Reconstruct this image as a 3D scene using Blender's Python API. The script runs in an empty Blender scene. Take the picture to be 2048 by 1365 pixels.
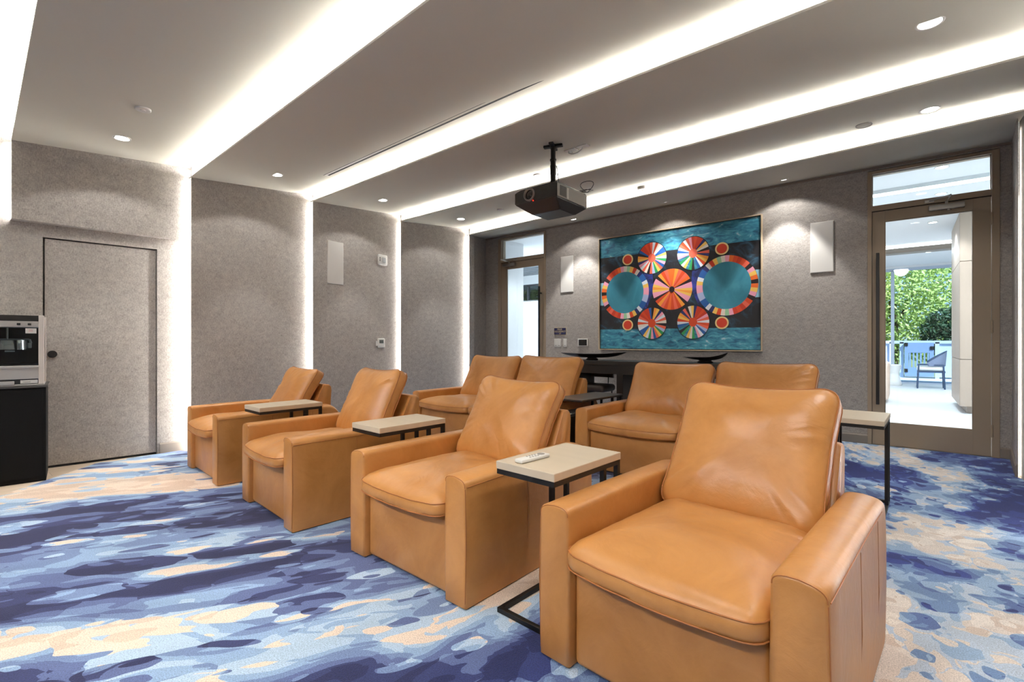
import bpy, bmesh, math, random
from math import sin, cos, pi, sqrt, atan2, radians as rad
from mathutils import Vector, Matrix, noise as mn
random.seed(7)
SC = bpy.context.scene
COL = SC.collection
# ---------------------------------------------------------------- materials
def lin(c):
    return tuple((v/12.92 if v <= .04045 else ((v+.055)/1.055)**2.4) for v in [x/255 for x in c]) + (1,)
MATS = {}
def mat(name, rgb=(128,128,128), rough=.5, metal=0, emit=0, spec=None, coat=0, var=0, vscale=8, bump=0, bscale=60, bdist=.002, vstretch=None, ecol=None):
    if name in MATS: return MATS[name]
    m = bpy.data.materials.new(name); m.use_nodes = True
    nt = m.node_tree; N = nt.nodes; L = nt.links
    b = N['Principled BSDF']
    b.inputs['Base Color'].default_value = lin(rgb)
    b.inputs['Roughness'].default_value = rough
    b.inputs['Metallic'].default_value = metal
    if spec is not None: b.inputs['Specular IOR Level'].default_value = spec
    if coat:
        b.inputs['Coat Weight'].default_value = coat; b.inputs['Coat Roughness'].default_value = .25
    if emit:
        b.inputs['Emission Color'].default_value = lin(ecol or rgb); b.inputs['Emission Strength'].default_value = emit
    tc = N.new('ShaderNodeTexCoord'); vec = tc.outputs['Object']
    if vstretch:
        mp = N.new('ShaderNodeMapping'); mp.inputs['Scale'].default_value = vstretch
        L.new(vec, mp.inputs['Vector']); vec = mp.outputs['Vector']
    if var:
        n = N.new('ShaderNodeTexNoise'); n.inputs['Scale'].default_value = vscale; n.inputs['Detail'].default_value = 6
        L.new(vec, n.inputs['Vector'])
        mx = N.new('ShaderNodeMix'); mx.data_type = 'RGBA'
        c = lin(rgb)
        mx.inputs[6].default_value = tuple(v*(1-var) for v in c[:3])+(1,)
        mx.inputs[7].default_value = tuple(min(1, v*(1+var)) for v in c[:3])+(1,)
        L.new(n.outputs['Fac'], mx.inputs[0]); L.new(mx.outputs[2], b.inputs['Base Color'])
    if bump:
        n2 = N.new('ShaderNodeTexNoise'); n2.inputs['Scale'].default_value = bscale; n2.inputs['Detail'].default_value = 4
        L.new(vec, n2.inputs['Vector'])
        bp = N.new('ShaderNodeBump'); bp.inputs['Strength'].default_value = bump; bp.inputs['Distance'].default_value = bdist
        L.new(n2.outputs['Fac'], bp.inputs['Height']); L.new(bp.outputs['Normal'], b.inputs['Normal'])
    MATS[name] = m
    return m
def nodes(m): return m.node_tree.nodes, m.node_tree.links, m.node_tree.nodes['Principled BSDF']
def math_node(N, L, op, a, b=None, clamp=False):
    n = N.new('ShaderNodeMath'); n.operation = op; n.use_clamp = clamp
    for i, v in enumerate((a, b)):
        if v is None: continue
        if isinstance(v, (int, float)): n.inputs[i].default_value = v
        else: L.new(v, n.inputs[i])
    return n.outputs[0]
def fabric_wall(name, rgb):
    """woven linen wallcovering: short horizontal and vertical slubs"""
    m = mat(name, rgb, .85, spec=.2)
    N, L, b = nodes(m)
    tc = N.new('ShaderNodeTexCoord')
    outs = []
    for sc, s in (((60, 60, 330), 1.0), ((300, 300, 40), 1.0), ((14, 14, 22), 1)):
        mp = N.new('ShaderNodeMapping'); mp.inputs['Scale'].default_value = sc; L.new(tc.outputs['Object'], mp.inputs['Vector'])
        n = N.new('ShaderNodeTexNoise'); n.inputs['Scale'].default_value = s; n.inputs['Detail'].default_value = 3
        L.new(mp.outputs['Vector'], n.inputs['Vector']); outs.append(n.outputs['Fac'])
    s = math_node(N, L, 'ADD', outs[0], outs[1]); s = math_node(N, L, 'MULTIPLY', s, .42)
    s2 = math_node(N, L, 'MULTIPLY', outs[2], .16); s = math_node(N, L, 'ADD', s, s2)
    cr = N.new('ShaderNodeValToRGB'); L.new(s, cr.inputs['Fac'])
    c = lin(rgb)
    cr.color_ramp.elements[0].position = .3; cr.color_ramp.elements[0].color = tuple(v*.42 for v in c[:3])+(1,)
    cr.color_ramp.elements[1].position = .68; cr.color_ramp.elements[1].color = tuple(min(1, v*1.55) for v in c[:3])+(1,)
    L.new(cr.outputs['Color'], b.inputs['Base Color'])
    bp = N.new('ShaderNodeBump'); bp.inputs['Strength'].default_value = .25; bp.inputs['Distance'].default_value = .002
    L.new(s, bp.inputs['Height']); L.new(bp.outputs['Normal'], b.inputs['Normal'])
    return m
def leather(name, rgb):
    m = mat(name, rgb, .4, spec=.5, coat=.10)
    N, L, b = nodes(m)
    tc = N.new('ShaderNodeTexCoord'); oi = N.new('ShaderNodeObjectInfo')
    va = N.new('ShaderNodeVectorMath'); va.operation = 'ADD'
    L.new(tc.outputs['Object'], va.inputs[0])
    sc = N.new('ShaderNodeVectorMath'); sc.operation = 'SCALE'; sc.inputs[0].default_value = (9, 5, 7); L.new(oi.outputs['Random'], sc.inputs['Scale'])
    L.new(sc.outputs[0], va.inputs[1])
    n1 = N.new('ShaderNodeTexNoise'); n1.inputs['Scale'].default_value = 3.2; n1.inputs['Detail'].default_value = 7; n1.inputs['Roughness'].default_value = .6; n1.inputs['Distortion'].default_value = .6
    L.new(va.outputs[0], n1.inputs['Vector'])
    cr = N.new('ShaderNodeValToRGB'); L.new(n1.outputs['Fac'], cr.inputs['Fac'])
    c = lin(rgb)
    e = cr.color_ramp.elements
    e[0].position = .3; e[0].color = (c[0]*.82, c[1]*.77, c[2]*.7, 1)
    e[1].position = .72; e[1].color = (min(1, c[0]*1.17), c[1]*1.22, c[2]*1.35, 1)
    L.new(cr.outputs['Color'], b.inputs['Base Color'])
    # creases and fine grain
    n2 = N.new('ShaderNodeTexNoise'); n2.inputs['Scale'].default_value = 11; n2.inputs['Detail'].default_value = 3; n2.inputs['Distortion'].default_value = 1.4
    L.new(va.outputs[0], n2.inputs['Vector'])
    v = N.new('ShaderNodeTexVoronoi'); v.inputs['Scale'].default_value = 260; L.new(va.outputs[0], v.inputs['Vector'])
    b1 = N.new('ShaderNodeBump'); b1.inputs['Strength'].default_value = .22; b1.inputs['Distance'].default_value = .010
    L.new(n2.outputs['Fac'], b1.inputs['Height'])
    b2 = N.new('ShaderNodeBump'); b2.inputs['Strength'].default_value = .12; b2.inputs['Distance'].default_value = .001
    L.new(v.outputs['Distance'], b2.inputs['Height']); L.new(b1.outputs['Normal'], b2.inputs['Normal'])
    L.new(b2.outputs['Normal'], b.inputs['Normal'])
    r = N.new('ShaderNodeMapRange'); r.inputs['To Min'].default_value = .28; r.inputs['To Max'].default_value = .44
    L.new(n1.outputs['Fac'], r.inputs['Value']); L.new(r.outputs['Result'], b.inputs['Roughness'])
    return m
def glass_pane(name, tint=(235,242,245), ior=1.45):
    m = bpy.data.materials.new(name); m.use_nodes = True
    N = m.node_tree.nodes; L = m.node_tree.links; N.clear()
    o = N.new('ShaderNodeOutputMaterial'); t = N.new('ShaderNodeBsdfTransparent'); g = N.new('ShaderNodeBsdfGlossy')
    t.inputs['Color'].default_value = lin(tint); g.inputs['Roughness'].default_value = .02
    f = N.new('ShaderNodeFresnel'); f.inputs['IOR'].default_value = ior
    mx = N.new('ShaderNodeMixShader'); L.new(f.outputs[0], mx.inputs[0]); L.new(t.outputs[0], mx.inputs[1]); L.new(g.outputs[0], mx.inputs[2])
    L.new(mx.outputs[0], o.inputs['Surface']); MATS[name] = m
    return m
# ---------------------------------------------------------------- mesh helpers
def faces(bm, n0, mi):
    if mi:
        bm.faces.ensure_lookup_table()
        for f in bm.faces[n0:]: f.material_index = mi
def box(bm, x0, x1, y0, y1, z0, z1, bev=0, mi=0, M=None, seg=2):
    n0 = len(bm.faces)
    r = bmesh.ops.create_cube(bm, size=1)
    vs = r['verts']
    T = Matrix.Translation(((x0+x1)/2, (y0+y1)/2, (z0+z1)/2)) @ Matrix.Diagonal((abs(x1-x0), abs(y1-y0), abs(z1-z0), 1))
    bmesh.ops.transform(bm, matrix=T, verts=vs)
    if bev:
        es = list({e for v in vs for e in v.link_edges})
        q = bmesh.ops.bevel(bm, geom=es, offset=bev, segments=seg, profile=.5, affect='EDGES', clamp_overlap=True)
        vs = list({v for f in q['faces'] for v in f.verts} | {v for v in vs if v.is_valid})
    if M is not None: bmesh.ops.transform(bm, matrix=M, verts=[v for v in vs if v.is_valid])
    faces(bm, n0, mi)
def cyl(bm, p0, p1, r0, r1=None, seg=24, mi=0, cap=True):
    n0 = len(bm.faces)
    r1 = r0 if r1 is None else r1
    p0, p1 = Vector(p0), Vector(p1); d = p1-p0
    q = d.to_track_quat('Z', 'Y').to_matrix().to_4x4()
    bmesh.ops.create_cone(bm, cap_ends=cap, segments=seg, radius1=r0, radius2=r1, depth=d.length, matrix=Matrix.Translation((p0+p1)/2) @ q)
    faces(bm, n0, mi)
def tube(bm, pts, r, seg=8, closed=False, mi=0):
    n0 = len(bm.faces)
    pts = [Vector(p) for p in pts]; n = len(pts); rings = []
    up = Vector((0, 0, 1))
    for i, p in enumerate(pts):
        a = pts[(i-1) % n] if (closed or i > 0) else p
        b = pts[(i+1) % n] if (closed or i < n-1) else p
        t = (b-a)
        t = t.normalized() if t.length > 1e-9 else Vector((0, 1, 0))
        s = t.cross(up)
        if s.length < .05: s = t.cross(Vector((1, 0, 0)))
        s.normalize(); u = s.cross(t).normalized()
        rings.append([bm.verts.new(p + (s*cos(2*pi*k/seg) + u*sin(2*pi*k/seg))*r) for k in range(seg)])
    m = n if closed else n-1
    for i in range(m):
        A, B = rings[i], rings[(i+1) % n]
        for k in range(seg):
            bm.faces.new((A[k], A[(k+1) % seg], B[(k+1) % seg], B[k]))
    if not closed:
        bm.faces.new(rings[0][::-1]); bm.faces.new(rings[-1])
    faces(bm, n0, mi)
def loft(bm, secs, cap=True, closed=True, mi=0):
    n0 = len(bm.faces)
    R = [[bm.verts.new(p) for p in s] for s in secs]; k = len(R[0])
    for A, B in zip(R, R[1:]):
        for i in range(k if closed else k-1):
            bm.faces.new((A[i], A[(i+1) % k], B[(i+1) % k], B[i]))
    if cap:
        bm.faces.new(R[0][::-1]); bm.faces.new(R[-1])
    faces(bm, n0, mi)
def prism(bm, poly, d0, d1, axis='y', mi=0):
    """polygon (a, b) extruded along an axis; axis y: (x, z), x: (y, z), z: (x, y)"""
    f = {'y': lambda a, b, d: (a, d, b), 'x': lambda a, b, d: (d, a, b), 'z': lambda a, b, d: (a, b, d)}[axis]
    loft(bm, [[f(a, b, d0) for a, b in poly], [f(a, b, d1) for a, b in poly]], mi=mi)
def lathe(bm, prof, c=(0, 0), seg=32, mi=0, sx=1, sy=1):
    secs = [[(c[0]+sx*r*cos(2*pi*k/seg), c[1]+sy*r*sin(2*pi*k/seg), z) for k in range(seg)] for r, z in prof]
    loft(bm, secs, mi=mi)
def quad(bm, a, b, c, d, mi=0):
    f = bm.faces.new([bm.verts.new(p) for p in (a, b, c, d)]); f.material_index = mi
def obj(name, bm, m, parent=None, smooth=None, **props):
    bmesh.ops.recalc_face_normals(bm, faces=bm.faces) if props.pop('fix', True) else None
    me = bpy.data.meshes.new(name); bm.to_mesh(me); bm.free()
    for x in (m if isinstance(m, (list, tuple)) else [m]): me.materials.append(x)
    if smooth is not None:
        me.shade_smooth()
        if smooth: me.set_sharp_from_angle(angle=rad(smooth))
    o = bpy.data.objects.new(name, me); COL.objects.link(o)
    if parent is not None: o.parent = parent
    for k, v in props.items(): o[k] = v
    return o
def thing(name, label, cat, loc=(0, 0, 0), rz=0, group=None):
    o = bpy.data.objects.new(name, None); COL.objects.link(o)
    o.empty_display_size = .1
    o.location = loc; o.rotation_euler = (0, 0, rz); o['label'] = label; o['category'] = cat
    if group: o['group'] = group
    return o
def tag(o, label, cat, group=None):
    o['label'] = label; o['category'] = cat
    if group: o['group'] = group
    return o
def struct(name, bm, m, parent=None, **k):
    o = obj(name, bm, m, parent, **k)
    if parent is None: o['kind'] = 'structure'
    return o
def sempty(name, loc=(0, 0, 0), rz=0):
    o = bpy.data.objects.new(name, None); COL.objects.link(o); o.location = loc; o.rotation_euler = (0, 0, rz); o['kind'] = 'structure'
    return o
def dup(root, loc, rz=0, label=None, group=None):
    r = root.copy(); COL.objects.link(r); r.location = loc; r.rotation_euler = (0, 0, rz)
    if label: r['label'] = label
    if group: r['group'] = group
    for ch in list(root.children):
        c = ch.copy(); COL.objects.link(c); c.parent = r
        for g in list(ch.children):
            d = g.copy(); COL.objects.link(d); d.parent = c
    return r
NB = bmesh.new
def nz(x, y, z=0): return mn.noise(Vector((x, y, z)))

# ================================================================ materials of the place
M_fab = fabric_wall('linen_wallcovering', (169,163,157))
M_ceil = mat('ceiling_paint', (206,202,188), .9, spec=.1, var=.02, vscale=2)
M_lip = mat('cove_paint', (225,222,215), .8, spec=.1)
M_white = mat('white_plastic', (226,224,218), .45)
M_offw = mat('speaker_cloth', (222,219,213), .8, bump=.15, bscale=400)
M_black = mat('black_metal', (24,22,21), .45, metal=.3)
M_blk2 = mat('black_lacquer', (14,13,13), .35)
M_bronze = mat('bronze_paint', (164,147,126), .42, metal=.15, var=.05, vscale=3)
M_base = mat('taupe_trim', (138,128,118), .55)
M_chrome = mat('brushed_steel', (190,188,184), .28, metal=1, var=.05, vscale=30)
M_led = mat('led_light', (255,250,242), emit=165, ecol=(255,252,247))
M_led2 = mat('led_wall_light', (255,250,242), emit=75, ecol=(255,252,248))
M_led4 = mat('led_diffuser', (255,250,242), emit=14, ecol=(255,250,242))
M_lamp = mat('lamp_lens', (255,252,248), emit=9)
M_glass = glass_pane('door_glass'); M_glass2 = glass_pane('clear_window_glass', ior=1.13)
M_dark = mat('dark_gap', (12,11,10), .9)

# ================================================================ ceiling: saw-tooth panels that overlap like shingles, a cove light behind each lip
LIPS = [  # (x, y) at left, (x, y) at right, height of the lip, height of the far end
    ((-6.3,-2.42), (1,-2.6), 2.99, 3.12), ((-6.3,-.93), (1,-1.2), 3.0, 3.13),
    ((-6.214,.468), (-3.566,.365), 3.02, 3.13), ((-6.026,1.817), (-1.934,1.671), 3.0, 3.17),
    ((-6.044,3.22), (-.299,3.125), 3.06, 3.24), ((-6.191,4.762), (.613,4.686), 3.12, 3.28),
    ((-6.118,6.235), (.766,5.86), 3.15, 3.245)]
YB = 6.99
def lipy(k, x):
    if k >= len(LIPS): return YB + .02
    (a, b), (c, d) = LIPS[k][0], LIPS[k][1]
    return b + (d-b)*(x-a)/(c-a)
def cz(x, y):
    for k in range(len(LIPS)-1, -1, -1):
        if y >= lipy(k, x):
            y1 = lipy(k+1, x) + (.12 if k < len(LIPS)-1 else 0)
            return LIPS[k][2] + (LIPS[k][3]-LIPS[k][2])*(y-lipy(k, x))/(y1-lipy(k, x))
    return 3.05
XA, XB = -6.62, 1.25
bm = NB(); led = []
for k, (a, b, z0, z1) in enumerate(LIPS):
    last = k == len(LIPS)-1
    P = []
    for x in (XA, XB):
        y0 = lipy(k, x); y1 = lipy(k+1, x) + (.12 if not last else 0)
        # cross-section: riser top, riser foot, tray back edge, tray, lip top, lip front, panel near edge, panel far edge
        P.append([(x, y0+.12, z0+.35), (x, y0+.12, z0+.026), (x, y0+.010, z0+.006), (x, y0+.010, z0+.017), (x, y0, z0+.017), (x, y0, z0), (x, y1, z1)])
    for i in range(len(P[0])-1):
        quad(bm, P[0][i], P[0][i+1], P[1][i+1], P[1][i], mi=0 if i in (5,) else 1)
    led.append(((XA, lipy(k, XA)), (XB, lipy(k, XB)), z0))
quad(bm, (XA-.2, -2.8, 3.6), (XB+.2, -2.8, 3.6), (XB+.2, 7.2, 3.6), (XA-.2, 7.2, 3.6))
ceiling = struct('ceiling', bm, [M_ceil, M_lip], fix=False)
for (a, b, z) in led:
    bm = NB()
    d = [(.026, .0115), (.046, .0145), (.046, .0185), (.026, .0155)]
    loft(bm, [[(p[0], p[1]+u, z+w) for u, w in d] for p in (a, b)])
    o = obj('led_strip', bm, M_led, ceiling)

# ================================================================ left wall: the same overlap stood upright
E = [(-6.214,.468), (-6.026,1.817), (-6.044,3.22), (-6.191,4.762), (-6.118,6.235)]
FAR = [(-6.10,1.935), (-6.125,3.34), (-6.27,4.88), (-6.20,6.355), (-6.42,YB)]
LIPZ = [3.05, 3.05, 3.1, 3.16, 3.19]
CL0, CL1 = Vector((-6.66,-2.8)), Vector((-6.15,1.935))            # the recessed wall that carries the sliding door
def clx(y): return CL0.x + (CL1.x-CL0.x)*(y-CL0.y)/(CL1.y-CL0.y)
bm = NB()
def vquad(bm, p, q, z0, z1, mi=0): quad(bm, (p[0],p[1],z0), (q[0],q[1],z0), (q[0],q[1],z1), (p[0],p[1],z1), mi)
ZT = 3.5
DY0, DY1, DZ = .678, 1.548, 2.194
def cp(y, off=0): return (clx(y)+off, y)
vquad(bm, CL0, cp(DY0), 0, ZT); vquad(bm, cp(DY1), CL1, 0, ZT); vquad(bm, cp(DY0), cp(DY1), DZ, ZT)
for y in (DY0, DY1): vquad(bm, cp(y), cp(y, -.1), 0, DZ)
quad(bm, (*cp(DY0), DZ), (*cp(DY1), DZ), (*cp(DY1, -.1), DZ), (*cp(DY0, -.1), DZ))
vquad(bm, cp(DY0-.15, -.1), cp(DY1+.15, -.1), 0, ZT)
for k in range(5):
    zb = 2.315 if k == 0 else 0
    e, f = E[k], FAR[k]
    vquad(bm, e, f, zb, ZT)
    vquad(bm, (e[0]-.03, e[1]+.004), e, zb, ZT)
    vquad(bm, (e[0]-.03, e[1]+.004), (e[0]-.03, e[1]+.14), zb, ZT)
    vquad(bm, (e[0]-.03, e[1]+.14), (e[0]-.3, e[1]+.14), zb, ZT)
e, f = E[0], FAR[0]
quad(bm, (*e, 2.315), (*f, 2.315), (f[0]-.3, f[1], 2.315), (e[0]-.3, e[1], 2.315))
wall_left = struct('wall_left', bm, M_fab, fix=False)
for k in range(5):
    bm = NB(); e = E[k]; zb = 2.33 if k == 0 else .02
    box(bm, e[0]-.052, e[0]-.036, e[1]+.03, e[1]+.05, zb, LIPZ[k]-.06)
    obj('led_strip', bm, M_led2, wall_left)
# baseboards
def baseboard(name, p, q, h=.115, t=.014, side=1):
    p, q = Vector(p), Vector(q); d = (q-p).normalized(); n = Vector((-d.y, d.x))*t*side
    bm = NB()
    loft(bm, [[(v.x, v.y, .0), (v.x+n.x, v.y+n.y, .0), (v.x+n.x, v.y+n.y, h-.012), (v.x+n.x*.4, v.y+n.y*.4, h), (v.x, v.y, h)] for v in (p, q)])
    return struct(name, bm, M_base)
baseboard('baseboard_left', (clx(1.57)+.002, 1.57), (CL1.x+.002, CL1.y), side=-1)
for k in range(1, 5): baseboard('baseboard_left', (E[k][0]+.001, E[k][1]+.002), (FAR[k][0]+.001, FAR[k][1]-.02), side=-1)
# sliding closet door
d3 = sempty('door_3')
bm = NB()
ang = atan2(CL1.x-CL0.x, CL1.y-CL0.y)
def cpt(y, off, z): return (clx(y)+off, y, z)
loft(bm, [[cpt(y, -.02, .022), cpt(y, -.055, .022), cpt(y, -.055, DZ-.012), cpt(y, -.02, DZ-.012)] for y in (DY0+.016, DY1-.006)])
obj('door_leaf', bm, M_fab, d3)
bm = NB(); loft(bm, [[cpt(y, -.015, .001), cpt(y, -.09, .001), cpt(y, -.09, .012), cpt(y, -.015, .012)] for y in (DY0+.002, DY1-.002)])
obj('floor_track', bm, M_dark, d3)
bm = NB(); cyl(bm, cpt(.745, -.024, 1.085), cpt(.745, -.010, 1.085), .034, seg=32); cyl(bm, cpt(.745, -.011, 1.085), cpt(.745, -.008, 1.085), .024, .027, seg=32)
obj('pull_handle', bm, M_blk2, d3, smooth=40)

# ================================================================ back wall with two glazed doors
D1 = (-.351, .744); D2 = (-6.09, -4.965); DT = 3.2
bm = NB()
for x0, x1, z0, z1 in ((-6.8, D2[0], 0, 3.5), (D2[1], D1[0], 0, 3.5), (D1[1], 1.2, 0, 3.5), (D2[0], D2[1], DT, 3.5), (D1[0], D1[1], DT, 3.5)):
    box(bm, x0, x1, YB, YB+.15, z0, z1)
struct('wall_back', bm, M_fab)
baseboard('baseboard_back', (-4.965, YB-.001), (-.351, YB-.001), side=-1)
baseboard('baseboard_back', (-6.5, YB-.001), (-6.09, YB-.001), side=-1)
baseboard('baseboard_back', (.744, YB-.001), (.83, YB-.001), side=-1)
# shadow-gap trim where ceiling meets the back wall
bm = NB(); box(bm, -6.6, 1.1, YB-.012, YB-.001, 3.212, 3.236); struct('trim_1', bm, M_base)

def glazed_door(n, x0, x1, hinge, label):
    """n: name; x0..x1 outer frame; hinge: +1 right, -1 left"""
    d = sempty(n, ((x0+x1)/2, YB, 0)); w = (x1-x0)/2; jl = .042; top = 3.19
    yf = -.012
    bm = NB()
    jr = .06 if hinge > 0 else .045
    jl_ = .042 if hinge > 0 else .076
    a, b = -w+jl_, w-jr
    for q in ((-w, a, 0, top), (b, w, 0, top), (a, b, 3.155, top), (a, b, 2.722, 2.785)):
        box(bm, q[0], q[1], yf, .13, q[2], q[3], bev=.003)
    for q in ((a, a+.008, 2.785, 3.155), (b-.008, b, 2.785, 3.155), (a, b, 2.785, 2.79), (a, b, 3.15, 3.155)):
        box(bm, q[0], q[1], .03, .07, q[2], q[3])
    obj('door_frame', bm, M_bronze, d)
    bm = NB(); box(bm, a, b, .045, .055, 2.786, 3.154); obj('transom_glass', bm, M_glass, d)
    # leaf: stiles and rails
    l, r = a+.004, b-.004
    sl, sr = (.116, .136) if hinge > 0 else (.125, .118)
    gl, gr, gb, gt = l+sl, r-sr, .272, 2.592
    leaf = NB()
    for q in ((l, gl, .012, 2.714), (gr, r, .012, 2.714), (gl, gr, .012, gb), (gl, gr, gt, 2.714)):
        box(leaf, q[0], q[1], .0, .045, q[2], q[3], bev=.002)
    for q in ((gl, gl+.006, gb, gt), (gr-.006, gr, gb, gt), (gl, gr, gb, gb+.006), (gl, gr, gt-.006, gt)):
        box(leaf, q[0], q[1], .008, .037, q[2], q[3])
    lf = obj('door_leaf', leaf, M_bronze, d)
    bm = NB(); box(bm, gl, gr, .018, .027, gb, gt); obj('glass_pane', bm, M_glass, d)
    bm = NB(); box(bm, l-.003 if hinge > 0 else r, l if hinge > 0 else r+.003, .004, .02, .012, 2.714); box(bm, a, b, .004, .02, 2.7145, 2.7215)
    obj('shadow_gap', bm, M_dark, d)
    # long pull bar on stand-offs
    hx = (l+.052) if hinge > 0 else (r-.05)
    z0, z1 = (.485, 2.225) if hinge > 0 else (.45, 2.2)
    bm = NB(); box(bm, hx-.016, hx+.016, -.085, -.06, z0, z1, bev=.004)
    h = obj('pull_bar', bm, M_blk2, d)
    for z in (z0+.18, z1-.12):
        bm = NB(); cyl(bm, (hx, -.061, z), (hx, .001, z), .011, seg=12); obj('standoff', bm, M_blk2, h)
    # hinges
    hxx = r+.004 if hinge > 0 else l-.004
    for z in (.28, 1.36, 2.48):
        bm = NB(); cyl(bm, (hxx, -.014, z-.06), (hxx, -.014, z+.06), .011, seg=12); cyl(bm, (hxx, -.014, z-.066), (hxx, -.014, z-.06), .008, seg=12); cyl(bm, (hxx, -.014, z+.06), (hxx, -.014, z+.066), .008, seg=12)
        obj('hinge', bm, M_bronze, d, smooth=40)
    # overhead closer
    c0 = (r-.49, r-.20) if hinge > 0 else (l+.07, l+.36)
    cx = (c0[0]+c0[1])/2
    bm = NB(); box(bm, c0[0], c0[1], -.058, -.001, 2.635, 2.69, bev=.008); cyl(bm, (cx+.02, -.03, 2.62), (cx+.02, -.03, 2.637), .016, seg=16)
    cl = obj('door_closer', bm, M_chrome, d, smooth=40)
    bm = NB(); s = -hinge
    box(bm, cx-.012, cx+.012, -.045, -.02, 2.69, 2.715)
    elbow = (cx+.02, -.30, 2.722)
    tube(bm, [(cx, -.03, 2.716), elbow], .009, 8); tube(bm, [elbow, (cx+s*.14, -.02, 2.745)], .007, 8)
    box(bm, cx+s*.14-.04, cx+s*.14+.04, -.028, -.011, 2.73, 2.76, bev=.003)
    obj('closer_arm', bm, M_chrome, cl)
    bm = NB(); box(bm, a, b, -.012, .13, .0005, .012); obj('threshold', bm, M_chrome, d)
    return d
glazed_door('door_1', D1[0], D1[1], 1, '')
glazed_door('door_2', D2[0], D2[1], -1, '')

# ================================================================ right wall, mirrored overlap, and the front wall behind the viewpoint
bm = NB()
RE = [(.90,-1.2), (.88,.3), (.86,1.65), (.82,3.1), (.79,4.68), (.757,6.08)]
RF = [(RE[i+1][0]+.10, RE[i+1][1]+.12) for i in range(5)] + [(.83, YB)]
RF[4] = (.784, 6.2)
vquad(bm, (1.0,-2.8), (RE[0][0]+.1, RE[0][1]+.12), 0, ZT)
for e, f in zip(RE, RF):
    u = .003 if e is RE[5] else .012
    vquad(bm, e, f, 0, ZT); vquad(bm, e, (e[0]+u, e[1]+.002), 0, ZT); vquad(bm, (e[0]+u, e[1]+.002), (e[0]+u, e[1]+.16), 0, ZT); vquad(bm, (e[0]+u, e[1]+.16), (e[0]+.4, e[1]+.16), 0, ZT)
wall_right = struct('wall_right', bm, M_fab, fix=False)
for i, e in enumerate(RE):
    bm = NB(); u, w_, v_ = (.0045, .005, .06) if i == 5 else (.036, .012, .03); box(bm, e[0]+u, e[0]+u+w_, e[1]+v_, e[1]+v_+.02, .02, cz(.6, e[1])-.08); obj('led_strip', bm, M_led4 if i == 5 else M_led2, wall_right)
baseboard('baseboard_right', (RE[5][0]-.001, RE[5][1]+.005), (RF[5][0]-.001, YB-.015), side=1)
bm = NB(); box(bm, -6.9, 1.4, -2.8, -2.65, 0, 3.5); struct('wall_front', bm, M_fab)

# ================================================================ floor and carpet
M_wood = mat('pale_oak_floor', (205,186,164), .5)
N, L, b = nodes(M_wood)
tc = N.new('ShaderNodeTexCoord'); br = N.new('ShaderNodeTexBrick'); mp = N.new('ShaderNodeMapping')
mp.inputs['Rotation'].default_value = (0, 0, rad(90)); L.new(tc.outputs['Object'], mp.inputs['Vector']); L.new(mp.outputs['Vector'], br.inputs['Vector'])
br.inputs['Scale'].default_value = 1; br.inputs['Brick Width'].default_value = 1.4; br.inputs['Row Height'].default_value = .16; br.inputs['Mortar Size'].default_value = .0015
br.inputs['Color1'].default_value = lin((210,190,168)); br.inputs['Color2'].default_value = lin((196,176,153)); br.inputs['Mortar'].default_value = lin((150,130,110))
L.new(br.outputs['Color'], b.inputs['Base Color'])
bm = NB(); quad(bm, (-6.9,-2.8,0), (1.4,-2.8,0), (1.4,7.14,0), (-6.9,7.14,0)); struct('floor', bm, M_wood, fix=False)
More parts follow.
